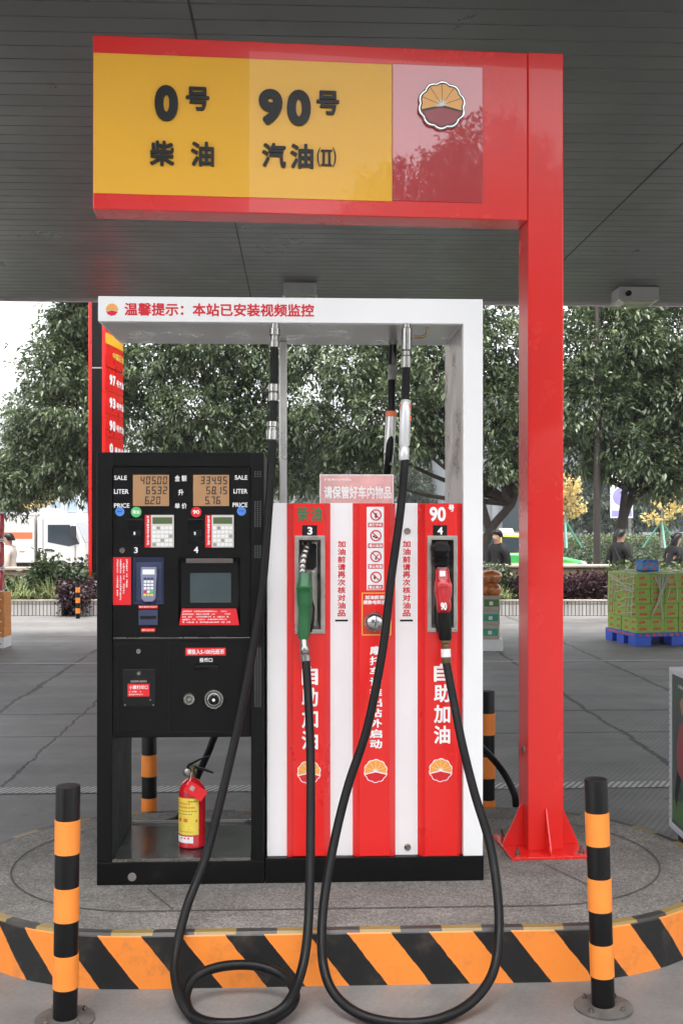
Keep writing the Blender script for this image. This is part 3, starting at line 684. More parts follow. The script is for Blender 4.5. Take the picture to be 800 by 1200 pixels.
clump('green_shrub', 'pale green shrub between the walking man and the white frame', 'shrub', X(564, 19.0), X(597, 19.0), 18.6, 19.5, .2, Zz(663, 19.2), 560, 6, .08, 'leaf_bush', rag=.3)
clump('green_shrub', 'leafy green shrub behind the stacked green cartons', 'shrub', X(716, 19.4), X(830, 19.4), 19.0, 20.0, .2, Zz(660, 19.4), 1200, 6, .09, 'leaf_hedge', rag=.3)
def strap_plant(x, y, z, label, n=46, h=.42):
    mb = MB(); rg = random.Random(int(x*100))
    for i in range(n):
        a_ = rg.uniform(0, 6.283); l = h*rg.uniform(.7, 1.15); o = Vector((rg.uniform(-.1, .1), rg.uniform(-.1, .1), 0)); d = Vector((math.cos(a_), math.sin(a_), 0)); s = Vector((-d.y, d.x, 0))*.013
        e = rg.uniform(.3, .95); vs = []
        for j in range(6):
            t = j/5; p = o+d*(l*e*t)+Vector((0, 0, l*(1.5*t-1.25*e*t*t))); ww = 1-.8*t*t
            vs += [p+s*ww, p-s*ww]
        mb.add(vs, [(2*j, 2*j+1, 2*j+3, 2*j+2) for j in range(5)])
    o = obj('strap_plant', mb, M['leaf_strap'], fix=False); o.location = (x, y, z)
    at_ = o.data.attributes.new('tint', 'FLOAT', 'FACE'); at_.data.foreach_set('value', [rg.random()**.7 for q in o.data.polygons])
    return tag(o, label, 'plant', 'pale striped strap leaf plants in the planters')
SL = 'pale striped strap leaf plant in the left planter below the truck'
for px, dy in ((15, .2), (22, .42), (30, .2), (38, .4), (46, .2), (54, .42), (61, .2), (67, .36), (19, .6), (34, .62), (50, .6)): strap_plant(X(px, 18.5), PY+dy+.02, .2, SL)
SR = 'pale striped strap leaf plant at the foot of the purple hedge'
for px in (571, 578, 586, 593): strap_plant(X(px, 18.5), PY+.17, .2, SR, 34, .34)
# rough stone walls behind the planters
def stone_wall(px0, px1, Y, ztop, label):
    t = thing('stone_wall', label, 'wall', ((X(px0, Y)+X(px1, Y))/2, Y, -.33), 0, 'rough stone garden walls'); h = (X(px1, Y)-X(px0, Y))/2
    mb = MB(); mb.box(-h, h, 0, .3, 0, ztop+.33-.05); obj('masonry', mb, M['stone'], t)
    mb = MB(); mb.box(-h-.03, h+.03, -.03, .33, ztop+.281, ztop+.33); obj('coping', mb, M['stone_cap'], t, bevel=.01)
stone_wall(560, 717, 19.8, Zz(662, 19.8), 'rough brown stone wall with pale coping below the green taxi')
stone_wall(5, 72, 19.8, Zz(665, 19.8), 'rough brown stone wall with pale coping below the white truck')
# median hedges across the road
def hedge(label, Y, py, depth, n, m):
    return clump('clipped_hedge', label, 'hedge', X(405, Y), X(960, Y), Y, Y+depth, -.34, Zz(py, Y), n, 6, .13, m, group='clipped hedges across the road', rag=.03)
hedge('tall clipped hedge across the road, the farther of two rows', 46, 627, 1.2, 4200, 'leaf_hedge')
hedge('low clipped hedge across the road, the nearer row just behind the taxi', 38, 648, 1.4, 2600, 'leaf_bush')
mb = MB(); mb.add([(X(380, 42), 39.6, -.29), (X(1000, 42), 39.6, -.29), (X(1000, 42), 45.8, -.05), (X(380, 42), 45.8, -.05)], [(0, 1, 2, 3)])
struct('verge', mb, mat('grass_green', (.13, .17, .06), .9, var=.2, vscale=3), fix=False)
# ginkgo saplings with stakes
def ginkgo(bpx, Y, label, lob, base_py, stakes=True):
    b = Vector((X(bpx, Y), Y, Zz(base_py, Y)))
    t = thing('ginkgo_sapling', label, 'tree', b, 0, 'yellow ginkgo saplings across the road'); L_ = px_lobes(b, Y, lob)
    mb = MB(); top = Vector(L_[0][:3]); mb.tube([(0, 0, 0), (0, 0, 1.2), tuple(top)], [.06, .05, .02], 8)
    for l in L_: mb.tube([(0, 0, max(.6, l[2]-.5)), tuple(l[:3])], [.02, .008], 5)
    obj('trunk', mb, M['bark_pale'], t)
    P, d = crown_pts(L_, 190, .6, 5, .10); leaves('crown', P, d, 6, .13, M['leaf_yellow'], t, .2, wide=.8)
    if stakes:
        for q in range(3):
            a_ = 2.09*q+.4; mb = MB(); mb.tube([(.75*math.cos(a_), .75*math.sin(a_), 0), (.06*math.cos(a_), .06*math.sin(a_), .95)], .035, 6); obj('stake', mb, M['stake_green'], t)
ginkgo(775, 41, 'yellow ginkgo sapling propped by green stakes behind the cartons', [(782, 548, 18, 12, 0), (778, 580, 22, 12, 0), (768, 608, 16, 8, 0), (790, 595, 14, 8, 0), (795, 540, 12, 10, 0)], 642)
ginkgo(662, 41, 'yellow ginkgo sapling close beside the right edge of the red pole', [(664, 570, 14, 16, 0), (672, 588, 12, 8, 0), (668, 600, 8, 8, 0), (655, 585, 12, 12, 0)], 642)
ginkgo(42, 41, 'yellow ginkgo tree behind the roof of the white truck', [(38, 586, 16, 10, 0), (50, 580, 14, 8, 0), (22, 590, 12, 8, 0)], 642, False)
# far buildings and trees
def building(name, label, x, y, wd, dp, h, m, cols, rows, rz=0, glass='glass_dark', colw=.35, group=None):
    t = thing(name, label, 'building', (x, y, -.34), rz, group)
    mb = MB(); mb.box(-wd/2, wd/2, 0, dp, 0, h); obj('wall', mb, M[m], t)
    cw = wd/cols; rh = h/rows
    for i in range(cols):
        for j in range(rows):
            mb = MB(); x0 = -wd/2+i*cw+cw*.18; mb.box(x0, x0+cw*.64, -.06, .02, j*rh+rh*.28, j*rh+rh*.82)
            wn = obj('window', mb, M[glass], t)
            mb = MB(); mb.box(x0-.05, x0+cw*.64+.05, -.14, -.061, j*rh+rh*.22, j*rh+rh*.275); obj('sill', mb, M['facade_light'], wn)
    mb = MB(); mb.box(-wd/2-.2, wd/2+.2, -.25, dp+.2, h+.001, h+.35); obj('parapet', mb, M[m], t)
    for i in range(cols+1):
        mb = MB(); xx = -wd/2+i*cw; mb.box(xx-colw/2, xx+colw/2, -.3, -.001, 0, h); obj('pilaster', mb, M['facade_light'] if i % 3 == 0 else M[m], t)
    return t
building('office_building', 'long dim grey building with pilasters across the road at right', X(760, 60), 60, 22, 12, 9.5, 'facade', 9, 2)
building('apartment_building', 'pale bluish tall building far off behind the white truck', X(75, 110), 110, 10, 12, 4.6, 'facade_white', 6, 2, glass='glass_blue', colw=.2)
# banner
b = Vector((X(728, 50), 50, -.3)); t = thing('banner', 'white and purple advertising banner on a post across the road', 'banner', b)
mb = MB(); q = X(742, 50)-X(716, 50); mb.box(-q/2, q/2, 0, .08, Zz(607, 50)+.3, Zz(545, 50)+.3); pan = obj('panel', mb, M['facade_white'], t)
mb = MB(); mb.box(-q/2+.05, q/2-.05, -.02, -.002, Zz(605, 50)+.3, Zz(598, 50)+.3); mb.lathe([(.42, 0), (.42, .01)], (0, -.012, Zz(582, 50)+.3), (0, 1, 0)); mb.box(q*.16, q/2-.05, -.02, -.002, Zz(580, 50)+.3, Zz(556, 50)+.3); obj('print', mb, M['banner_purple'], pan)
mb = MB(); mb.cyl((q/2-.1, .15, 0), (0, 0, 1), .07, 3.2); obj('post', mb, M['steel'], t)
# far hazy trees
far_proto = None
for i, (px, Y, s, lab) in enumerate(((455, 70, 1.0, 'hazy far tree behind the dispenser seen left of the rear hose'), (505, 74, 1.1, 'hazy far tree seen between the hoses and steel frame side'), (560, 68, .95, 'hazy far tree seen behind the forked trunk'), (612, 72, 1.05, 'hazy far tree hidden mostly by the red pole'), (690, 56, .8, 'hazy far tree in front of the grey building left of the banner'), (772, 56, .85, 'hazy far tree in front of the grey building right of the banner'), (380, 76, 1.1, 'hazy far tree behind the pink notice plate'))):
    b = (X(px, Y), Y, -.34)
    if far_proto is None:
        far_proto = tree('far_tree', lab, b, [(0, 0, 0), (.1, 0, 1.6), (0, 0, 3)], [(-1.2, 0, 3.4, 1.6, 1.6, 1.5), (1.2, .2, 3.6, 1.7, 1.6, 1.5), (0, -.2, 4.9, 1.8, 1.8, 1.5), (-.3, .2, 2.6, 1.5, 1.5, 1.0), (.2, 0, 6, 1.2, 1.2, 1.0)], 1500, .16, 6, .3, 'leaf_far', group='hazy trees across the road')
        o = far_proto
    else: o = copy_tree(far_proto); o['label'] = lab
    o.location = b; o.rotation_euler.z = i*1.3; o.scale = (s, s, s)
# behind the camera: what the glossy sign mirrors
building('opposite_building', 'grey office block across the forecourt behind the photographer', -9.5, -30, 25, 10, 20, 'facade', 8, 6, 180)
for i, (x, y, s) in enumerate(((6.2, -18.5, 1.12), (10.0, -20, 1.3), (14.5, -21, 1.35), (19, -20, 1.3))):
    o = copy_tree([q for q in COL.objects if q.name == 'evergreen_tree.003'][0]); o.location = (x, y, -.2); o.rotation_euler.z = 2.1*i+.6; o.scale = (s, s, s*1.28)
    o['label'] = ['evergreen tree behind the photographer nearest the office block', 'second evergreen tree behind the photographer', 'third evergreen tree behind the photographer', 'fourth evergreen tree behind the photographer'][i]; o['group'] = 'trees behind the photographer'
# street pole among the trees
t = thing('street_pole', 'straight dark brown street pole among the trees right of the red sign pole', 'pole', (X(699, 21.5), 21.5, -.28))
mb = MB(); mb.lathe([(.075, 0), (.066, 3), (.05, 7)], n=14); obj('shaft', mb, M['pole_brown'], t, smooth=40)
mb = MB(); mb.lathe([(.11, 0), (.11, .25), (.076, .3)], n=14); obj('base', mb, M['pole_brown'], t, smooth=40)
# ================================================================== FUEL DISPENSER (white and red) under its portal frame
PU = Frame((-.952, 4.214, .19), PYAW)
pump = thing('fuel_dispenser', 'white and red two nozzle fuel dispenser under a white portal frame', 'fuel pump', PU.loc, PYAW)
pr = PU.rect; DEP = .52
uL, uR = PU.p(310.5, 900)[0], PU.p(566.5, 900)[0]
zb0, zb1 = 0.0, PU.p(400, 1005)[1]
mb = MB(); mb.box(uL, uR, 0, DEP, 0, zb1); obj('plinth', mb, M['black_paint'], pump, bevel=.003)
# portal frame: beam, right upright, rear post
x0, x1, z0, z1 = pr(115, 350.5, 565.5, 376.5)
xs = PU.p(542.5, 700)[0]
mb = MB(); mb.prism([(x0, z0), (xs, z0), (xs, zb1), (x1, zb1), (x1, z1), (x0, z1)], 0, DEP); frame_ = obj('portal_frame', mb, M['white_paint'], pump, bevel=.003)
mb = MB(); mb.box(x0+.012, xs-.012, .012, DEP-.012, z0-.003, z0-.0005); obj('soffit_panel', mb, M['brushed'], frame_)
mb = MB(); mb.box(xs-.003, xs-.0005, .02, DEP-.012, PU.p(500, 589)[1], z0-.004); obj('inner_lining', mb, M['brushed'], frame_)
r = pr(146, 356.5, 368, 370); mb = MB()
st = pr(118, 353, 372, 373); mb.box(st[0], st[1], -.0012, -.0002, st[2], st[3]); sk = obj('sticker', mb, M['sticker_white'], frame_)
mb = MB(); txt(mb, '温馨提示：本站已安装视频监控', r, -.002, .028); obj('lettering', mb, M['red_print'], sk)
mb = MB(); c = PU.p(131.5, 363); logo(mb, c[0], c[1], .026, -.0018, 0, 1, 2, 1, .0004); obj('emblem', mb, [M['sticker_white'], M['orange_print'], M['red_print']], sk)
a0, a1 = PU.p(327, 500, .42)[0], PU.p(336, 500, .42)[0]
mb = MB(); mb.box(a0, a1, .42, .455, zb1, z0-.004); obj('rear_post', mb, M['brushed'], pump, bevel=.004)
# body
zt = PU.p(440, 589.5)[1]; HD = .028                     # HD: setback of the white strips
mb = MB(); mb.box(uL+.004, xs-.004, .12, DEP-.03, zb1, zt-.004); obj('body', mb, M['white_paint'], pump, bevel=.002)
for a, b in ((313, 336.3), (386.5, 413.5), (462.5, 489.3), (540.5, 543.2)):
    x0, x1, z0_, z1_ = pr(a, 589.5, b, 1003.5, HD); mb = MB(); mb.box(x0, x1, HD, .119, z0_, z1_); obj('white_panel', mb, M['white_paint'], pump, bevel=.0015)
def column(pa, pb, hole=None):
    xa, xb, z0_, z1_ = pr(pa, 590, pb, 1006, HD); bw = .026; f = -.006; mb = MB()
    xi, xj = xa+bw, xb-bw; zc = z0_+.02
    mb.box(xa, xb, HD, .118, z0_, z1_) if not hole else None
    mb.add([(xa, HD, z0_), (xa, HD, z1_), (xi, f, zc), (xi, f, z1_)], [(0, 2, 3, 1)])
    mb.add([(xb, HD, z0_), (xb, HD, z1_), (xj, f, zc), (xj, f, z1_)], [(0, 1, 3, 2)])
    mb.add([(xa, HD, z0_), (xb, HD, z0_), (xj, f, zc), (xi, f, zc)], [(0, 1, 2, 3)])
    mb.add([(xa, HD, z1_), (xb, HD, z1_), (xj, f, z1_), (xi, f, z1_)], [(3, 2, 1, 0)])
    if hole:
        ha, hb, h0, h1 = hole
        for q in ((xi, xj, zc, h0), (xi, xj, h1, z1_), (xi, ha, h0, h1), (hb, xj, h0, h1)):
            mb.add([(q[0], f, q[2]), (q[1], f, q[2]), (q[1], f, q[3]), (q[0], f, q[3])], [(0, 1, 2, 3)])
    else:
        mb.add([(xi, f, zc), (xj, f, zc), (xj, f, z1_), (xi, f, z1_)], [(0, 1, 2, 3)])
    return obj('column_panel', mb, M['red_panel'], pump, fix=False), f
F_ = -.006
h1 = pr(346.5, 629, 379.5, 741.5, F_); h2 = pr(501.5, 629, 534.5, 739.5, F_)
c1, f = column(336, 387, h1); c2, f = column(413, 463); c3, f = column(489, 541, h2)
def holster(h):
    xa, xb, za, zb = h; mb = MB(); w_ = .012; o_ = -.012
    t_ = .0125
    for q in ((xa-.004, xb+.004, zb-t_, zb+.004), (xa-.004, xb+.004, za-.004, za+t_), (xa-.004, xa+t_, za+t_, zb-t_), (xb-t_, xb+.004, za+t_, zb-t_)):
        mb.box(q[0], q[1], o_, -.004, q[2], q[3])
    rim = obj('holster', mb, M['holster_metal'], pump, bevel=.0015)
    xa += t_; xb -= t_; za += t_; zb -= t_; mb = MB(); d = .10; zm = zb-(zb-za)*.34; xm = .012
    # flared recess: shallow tray below, flat black sheet painted as the socket's dark depth on top
    A = [(xa, -.004, za), (xb, -.004, za), (xb, -.004, zb), (xa, -.004, zb)]
    Bk = [(xa+.014, .05, za+.03), (xb-.014, .05, za+.03), (xb-.014, .05, zb-.012), (xa+.014, .05, zb-.012)]
    mb.add(A+Bk, [(0, 1, 5, 4), (1, 2, 6, 5), (2, 3, 7, 6), (3, 0, 4, 7), (4, 5, 6, 7)])
    obj('recess', mb, M['holster_metal'], rim, fix=False)
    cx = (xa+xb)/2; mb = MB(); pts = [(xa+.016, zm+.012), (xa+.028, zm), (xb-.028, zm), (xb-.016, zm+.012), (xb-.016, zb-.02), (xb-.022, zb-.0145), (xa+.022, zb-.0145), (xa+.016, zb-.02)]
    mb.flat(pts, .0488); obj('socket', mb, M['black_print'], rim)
    mb = MB(); mb.box(cx+.006, cx+.022, .012, .049, za+.034, zm-.004); obj('rest_plate', mb, M['holster_metal'], rim, bevel=.003)
    mb = MB(); mb.box(cx+.012, cx+.02, -.001, .045, za+.012, za+.05); obj('latch', mb, M['steel'], rim, bevel=.002)
    return rim
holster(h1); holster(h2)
Y0 = F_-.0012
def plaque(name, rc, y0, m, parent, th=.0010): mb = MB(); mb.box(rc[0], rc[1], y0-th, y0-.0001, rc[2], rc[3]); return obj(name, mb, m, parent)
# column 1
mb = MB(); txt(mb, '柴', pr(348, 593.5, 362, 611, F_), Y0, .03); txt(mb, '油', pr(364, 593.5, 377, 611, F_), Y0, .03); obj('lettering', mb, M['green_print'], c1)
q = plaque('number_plate', pr(354, 615.5, 371.5, 628, F_), F_, M['black_print'], c1); mb = MB(); txt(mb, '3', pr(360, 617.5, 366, 626.5, F_), Y0-.0015, .03); obj('lettering', mb, M['white_print'], q)
mb = MB(); vtxt(mb, '自助加油', pr(353.5, 779, 372.5, 880, F_), Y0, .03); obj('lettering', mb, M['white_print'], c1)
q = plaque('number_plate', pr(507, 615.5, 523.5, 628, F_), F_, M['black_print'], c3); mb = MB(); txt(mb, '4', pr(512, 617.5, 518.5, 626.5, F_), Y0-.0015, .03); obj('lettering', mb, M['white_print'], q)
mb = MB(); txt(mb, '90', pr(503, 594, 522, 611, F_), Y0, .035); txt(mb, '号', pr(525, 591.5, 532, 599.5, F_), Y0, .035); obj('lettering', mb, M['white_print'], c3)
mb = MB(); vtxt(mb, '自助加油', pr(508, 776, 527, 873, F_), Y0, .03); obj('lettering', mb, M['white_print'], c3)
for c_, px, py in ((c1, 362, 905), (c2, 440, 903.5), (c3, 516, 902.5)):
    p = PU.p(px, py, F_); mb = MB(); logo(mb, p[0], p[1], .047, F_-.0006, 0, 1, 2, 0, .0007); obj('emblem', mb, [M['white_print'], M['orange_print'], M['red_print']], c_)
# column 2: four prohibition signs, static discharge dome, vertical notice
pl = plaque('sign_strip', pr(429.5, 594, 449.5, 691.5, F_), F_, M['sticker_white'], c2)
cap = ['禁打手机', '熄火加油', '禁止吸烟', '禁止烟火']
for i in range(4):
    ya = 594.5+24.3*i; yy = F_-.0022; mb = MB(); cx, cz = PU.p(440.2, ya+9, F_); R0, R1 = .0225, .0175
    N = 28
    mb.add([(cx+R0*math.cos(6.2832*k/N), yy, cz+R0*math.sin(6.2832*k/N)) for k in range(N)]+[(cx+R1*math.cos(6.2832*k/N), yy, cz+R1*math.sin(6.2832*k/N)) for k in range(N)], [(k, (k+1) % N, N+(k+1) % N, N+k) for k in range(N)])
    d_ = R1*.72; mb.flat([(cx-d_-.0015, cz+d_-.0015), (cx-d_+.0015, cz+d_+.0015), (cx+d_+.0015, cz-d_+.0015), (cx+d_-.0015, cz-d_-.0015)], yy)
    b = pr(431, ya+18, 448.5, ya+23.3, F_); mb.box(b[0], b[1], yy, yy+.0008, b[2], b[3])
    obj('pictogram', mb, M['red_print'], pl)
    mb = MB(); y2 = yy+.0005                     # the dark thing that is forbidden
    if i == 0: mb.box(cx-.004, cx+.004, y2, y2+.0003, cz-.011, cz+.007); mb.flat([(cx-.01, cz+.006), (cx-.006, cz+.010), (cx+.009, cz-.006), (cx+.006, cz-.01)], y2-.0001)
    elif i == 1: mb.box(cx-.012, cx-.004, y2, y2+.0003, cz-.006, cz+.001); mb.box(cx-.004, cx+.006, y2, y2+.0003, cz-.010, cz-.004)
    elif i == 2: mb.flat([(cx-.004, cz-.012), (cx+.004, cz-.012), (cx+.001, cz-.004), (cx+.012, cz+.008), (cx+.01, cz+.01), (cx-.002, cz-.003)], y2)
    else: mb.flat([(cx-.008, cz-.008), (cx-.002, cz-.008), (cx-.001, cz-.001), (cx-.004, cz+.01), (cx-.009, cz+.001)], y2)
    obj('pictogram', mb, M['black_print'], pl)
    mb = MB(); txt(mb, cap[i], pr(432, ya+18.8, 447.5, ya+22.5, F_), yy-.0004, .03); obj('lettering', mb, M['white_print'], pl)
b = pr(423.8, 694.5, 458, 744.5, F_); t_ = .003; mb = MB()
for q in ((b[0], b[1], b[3]-t_, b[3]), (b[0], b[1], b[2], b[2]+t_), (b[0], b[0]+t_, b[2]+t_, b[3]-t_), (b[1]-t_, b[1], b[2]+t_, b[3]-t_)): mb.box(q[0], q[1], F_-.001, F_-.0001, q[2], q[3])
obj('border', mb, M['label_yellow'], c2)
mb = MB(); txt(mb, '加油前请触', pr(427.5, 697.5, 455, 702.3, F_), Y0, .03); txt(mb, '摸静电释放器', pr(425.5, 703.3, 457, 708.2, F_), Y0, .03); obj('lettering', mb, M['white_print'], c2)
p = PU.p(438.5, 729, F_); rr = .041
mb = MB(); mb.lathe([(rr*1.02, 0), (rr*1.02, .006)]+[(rr*math.cos(k*math.pi/2/8), .006+rr*.8*math.sin(k*math.pi/2/8)) for k in range(9)], (p[0], F_-.0002, p[1]), (0, -1, 0), 28); obj('static_dome', mb, mat('dome_steel', (.42, .42, .42), .22, 1.0, var=.15, vscale=12), c2, smooth=40)
mb = MB(); vtxt(mb, '摩托车请推出站外启动', pr(433, 756, 447.5, 878, F_), Y0, .03, gap=.08); obj('lettering', mb, M['white_print'], c2)
# white strips: red vertical notices, slots, locks
for a in (395.5, 471.5):
    q = plaque('notice_strip', pr(a-2, 631.5, a+11.5, 724, HD), HD, M['sticker_white'], pump, .0006)
    mb = MB(); vtxt(mb, '加油前请再次核对油品', pr(a, 633, a+9.2, 723, HD), HD-.0012, .03, gap=.07); obj('lettering', mb, M['red_print'], q)
    mb = MB(); b = pr(a-3, 726, a+12, 728.3, HD); mb.box(b[0], b[1], HD-.001, HD-.0001, b[2], b[3]); obj('slot', mb, M['black_print'], pump)
for px, py in ((477, 622.5), (477.3, 992.5)):
    p = PU.p(px, py, HD); mb = MB(); mb.lathe([(.013, 0), (.013, .004), (.010, .007), (.006, .007), (.004, .004)], (p[0], HD, p[1]), (0, -1, 0), 20); obj('lock', mb, M['steel'], pump, smooth=40)
# notice plate on top of the dispenser
tn = thing('notice_plate', 'glossy red notice plate with pale pink painted glare standing on top of the fuel dispenser', 'sign', PU.loc+Matrix.Rotation(R(PYAW), 3, 'Z') @ Vector((PU.p(418, 589, .13)[0], .13, zt-.004)), PYAW)
NF = Frame(tn.location, PYAW); mb = MB(); b = NF.rect(374.5, 556, 461, 588.5); mb.box(b[0], b[1], 0, .006, 0, b[3]); pn = obj('panel', mb, M['glare_pink_acrylic'], tn, bevel=.001)
mb = MB(); txt(mb, '请保管好车内物品', NF.rect(379.5, 569.5, 458.5, 584.5), -.0012, .03); marks(mb, NF.rect(380, 559.5, 412, 564.5), -.0012, 1, seed=4); obj('lettering', mb, M['white_print'], pn)
mb = MB(); 
for q in ((b[0], b[1], b[3]-.004, b[3]-.0005), (b[0], b[1], .0005, .004), (b[0]+.0003, b[0]+.004, .004, b[3]-.004), (b[1]-.004, b[1]-.0003, .004, b[3]-.004)): mb.box(q[0], q[1], -.0009, -.0001, q[2], q[3])
obj('border', mb, M['sticker_white'], pn)

# ================================================================== BLACK PAYMENT CABINET
cab = thing('payment_cabinet', 'black self service payment cabinet with two displays left of the dispenser', 'payment terminal', PU.loc, PYAW)
K = M['black_paint']
cx0, cx1 = PU.p(113.5, 800)[0], PU.p(310, 800)[0]; cxi, cxj = PU.p(131.5, 800)[0], PU.p(294, 800)[0]
czt = PU.p(200, 530)[1]; czb = PU.p(200, 866)[1]; cd = .50
zp = PU.p(200, 1010)[1]
mb = MB(); mb.box(cx0, cx1-.001, 0, DEP, 0, zp); obj('plinth', mb, K, cab, bevel=.003)
mb = MB(); mb.box(cx0, cxi, .002, cd, zp, czt); obj('side_panel', mb, K, cab, bevel=.003)
mb = MB(); mb.box(cxj, cx1-.002, .002, cd, zp, czt); spn = obj('side_panel', mb, K, cab, bevel=.003)
mb = MB(); rg = random.Random(5)
for (ya, yb) in ((553, 560), (588, 618), (640, 655), (760, 830)):    # small louvre holes on the right post
    for py in np.arange(ya, yb, 2.6):
        for px in (299, 302, 305):
            p = PU.p(px, py); mb.add([(p[0]-.0035, .001, p[1]-.001), (p[0]-.0015, .001, p[1]-.003), (p[0]+.0035, .001, p[1]+.001), (p[0]+.0015, .001, p[1]+.003)], [(0, 1, 2, 3)])
obj('vent', mb, mat('vent_grey', (.16, .16, .16), .4), spn)
ztop = PU.p(200, 546.5)[1]
mb = MB(); mb.box(cxi, cxj, .002, cd, ztop, czt-.0005); mb.box(cxi, cxj, .03, cd, czb, ztop); obj('housing', mb, K, cab, bevel=.002)
W3 = .012                                                        # plane of the two front panels
u0 = pr(132.5, 547, 293, 746.5, W3); rec1 = pr(156, 653, 192, 708, W3); rec2 = pr(209, 653, 281.5, 733, W3)
def panel_holes(r, y, yb, holes, m, name, parent):               # a plate with rectangular holes
    xs_ = sorted({r[0], r[1]}|{h[0] for h in holes}|{h[1] for h in holes}); zs_ = sorted({r[2], r[3]}|{h[2] for h in holes}|{h[3] for h in holes}); mb = MB()
    for i in range(len(xs_)-1):
        for j in range(len(zs_)-1):
            cx, cz = (xs_[i]+xs_[i+1])/2, (zs_[j]+zs_[j+1])/2
            if any(h[0] < cx < h[1] and h[2] < cz < h[3] for h in holes): continue
            mb.add([(xs_[i], y, zs_[j]), (xs_[i+1], y, zs_[j]), (xs_[i+1], y, zs_[j+1]), (xs_[i], y, zs_[j+1])], [(0, 1, 2, 3)])
    A = [(r[0], r[2]), (r[1], r[2]), (r[1], r[3]), (r[0], r[3])]
    mb.add([(p[0], y, p[1]) for p in A]+[(p[0], yb, p[1]) for p in A], [(i, (i+1) % 4, 4+(i+1) % 4, 4+i) for i in range(4)])
    return obj(name, mb, m, parent, fix=True)
fas = panel_holes(u0, W3, .029, [rec1, rec2], M['black_paint'], 'fascia', cab)
low = plaque('door_panel', pr(132.5, 748.5, 293, 862, W3), .0295, M['black_paint'], cab, .0175)
mb = MB(); b = pr(133, 746.7, 293, 748.3, W3); mb.box(b[0], b[1], W3-.001, .029, b[2], b[3]); obj('trim_line', mb, M['steel'], cab)
def recess(h, d, m, name, slope=.0):
    xa, xb, za, zb = h; mb = MB(); A = [(xa, W3, za), (xb, W3, za), (xb, W3, zb), (xa, W3, zb)]; B_ = [(xa+.01, d-slope, za+.012), (xb-.01, d-slope, za+.012), (xb-.01, d, zb-.02), (xa+.01, d, zb-.02)]
    mb.add(A+B_, [(0, 1, 5, 4), (1, 2, 6, 5), (2, 3, 7, 6), (3, 0, 4, 7), (4, 5, 6, 7)]); return obj(name, mb, m, fas, fix=False)
recess(rec1, .0275, M['navy'], 'recess'); rb2 = recess(rec2, .0285, M['black_gloss'], 'recess')
WZ = W3-.0015
P3 = lambda *a: pr(*a, W3)
SEG = {'0': 'abcdef', '1': 'bc', '2': 'abged', '3': 'abgcd', '4': 'fgbc', '5': 'afgcd', '6': 'afgedc', '7': 'abc', '8': 'abcdefg', '9': 'abcdfg'}
def seg7(mb, s, xr, z0, h, y):
    wdt = h*.52; t = h*.15; x = xr
    for ch in reversed(s):
        if ch == '.': mb.box(x-h*.15, x-h*.15+t*.8, y-.0001, y, z0, z0+t); continue
        x -= wdt+h*.18; sl = h*.06
        R_ = {'a': (t*.4, wdt-t*.4, h-t, h), 'd': (t*.4, wdt-t*.4, 0, t), 'g': (t*.4, wdt-t*.4, h/2-t/2, h/2+t/2), 'f': (0, t, h/2+t*.2, h-t*.3), 'b': (wdt-t, wdt, h/2+t*.2, h-t*.3), 'e': (0, t, t*.3, h/2-t*.2), 'c': (wdt-t, wdt, t*.3, h/2-t*.2)}
        for k in SEG[ch]:
            q = R_[k]; f1, f2 = sl*q[2]/h, sl*q[3]/h
            mb.flat([(x+q[0]+f1, z0+q[2]), (x+q[1]+f1, z0+q[2]), (x+q[1]+f2, z0+q[3]), (x+q[0]+f2, z0+q[3])], y)
for (xa, xb), rows in (((156, 198.3), ('405.00', '65.32', '6.20')), ((226.5, 268.5), ('334.95', '58.15', '5.76'))):
    b = P3(xa, 556.5, xb, 593); mb = MB(); mb.box(b[0]-.003, b[1]+.003, W3-.0008, W3-.0001, b[2]-.003, b[3]+.003); mb.box(b[0], b[1], W3-.0016, W3-.0009, b[2], b[3], 1); ds = obj('display', mb, [M['black_gloss'], M['lcd']], fas)
    mb = MB(); hh = (b[3]-b[2])*.255
    for k, s_ in enumerate(rows): seg7(mb, s_, b[1]-.003-(.026 if k == 2 else 0), b[3]-(b[3]-b[2])*(.05+.32*k)-hh, hh, W3-.0021)
    obj('digits', mb, mat('lcd_ink', (.035, .025, .02), .5), ds)
mb = MB()
for s_, q in (('SALE', (134, 557.3, 149, 562.5)), ('LITER', (134, 573.3, 151, 578.7)), ('PRICE', (134, 589.8, 152, 595)), ('SALE', (275.2, 557, 290, 562.2)), ('LITER', (273.7, 573, 290, 578.3)), ('PRICE', (272.7, 589, 290, 594.3)),
              ('金', (205, 557, 211, 564)), ('额', (213, 557, 219, 564)), ('升', (209, 573.5, 215.3, 580.5)), ('单', (205, 589.5, 211, 596)), ('价', (213, 589.5, 219, 596)), ('3', (157.3, 641.2, 161.7, 648.2)), ('4', (227.3, 640.5, 232.5, 648)), ('IC→', (224.3, 613, 235, 617.2))):
    mb = MB(); txt(mb, s_, P3(*q), WZ, .018); obj('lettering', mb, M['white_print'], fas)
def disc(px, py, rad, m, s=None, parent=None, y=None, tm='white_print'):
    y = W3 if y is None else y; p = PU.p(px, py, y); mb = MB(); mb.lathe([(rad, 0), (rad, .0012)], (p[0], y-.0002, p[1]), (0, -1, 0), 28); o = obj('sticker', mb, m, parent or fas)
    if s:
        mb = MB(); k = rad*.62; txt(mb, s, (p[0]-k, p[0]+k, p[1]-k*.62, p[1]+k*.62), y-.002, .03); obj('lettering', mb, M[tm], o)
    return o
disc(140.7, 599.5, .0175, M['sticker_blue']); disc(159.8, 600, .0205, M['sticker_green'], '柴油'); disc(230, 600, .0205, M['sticker_red'], '90'); disc(283, 599, .0175, M['sticker_blue'])
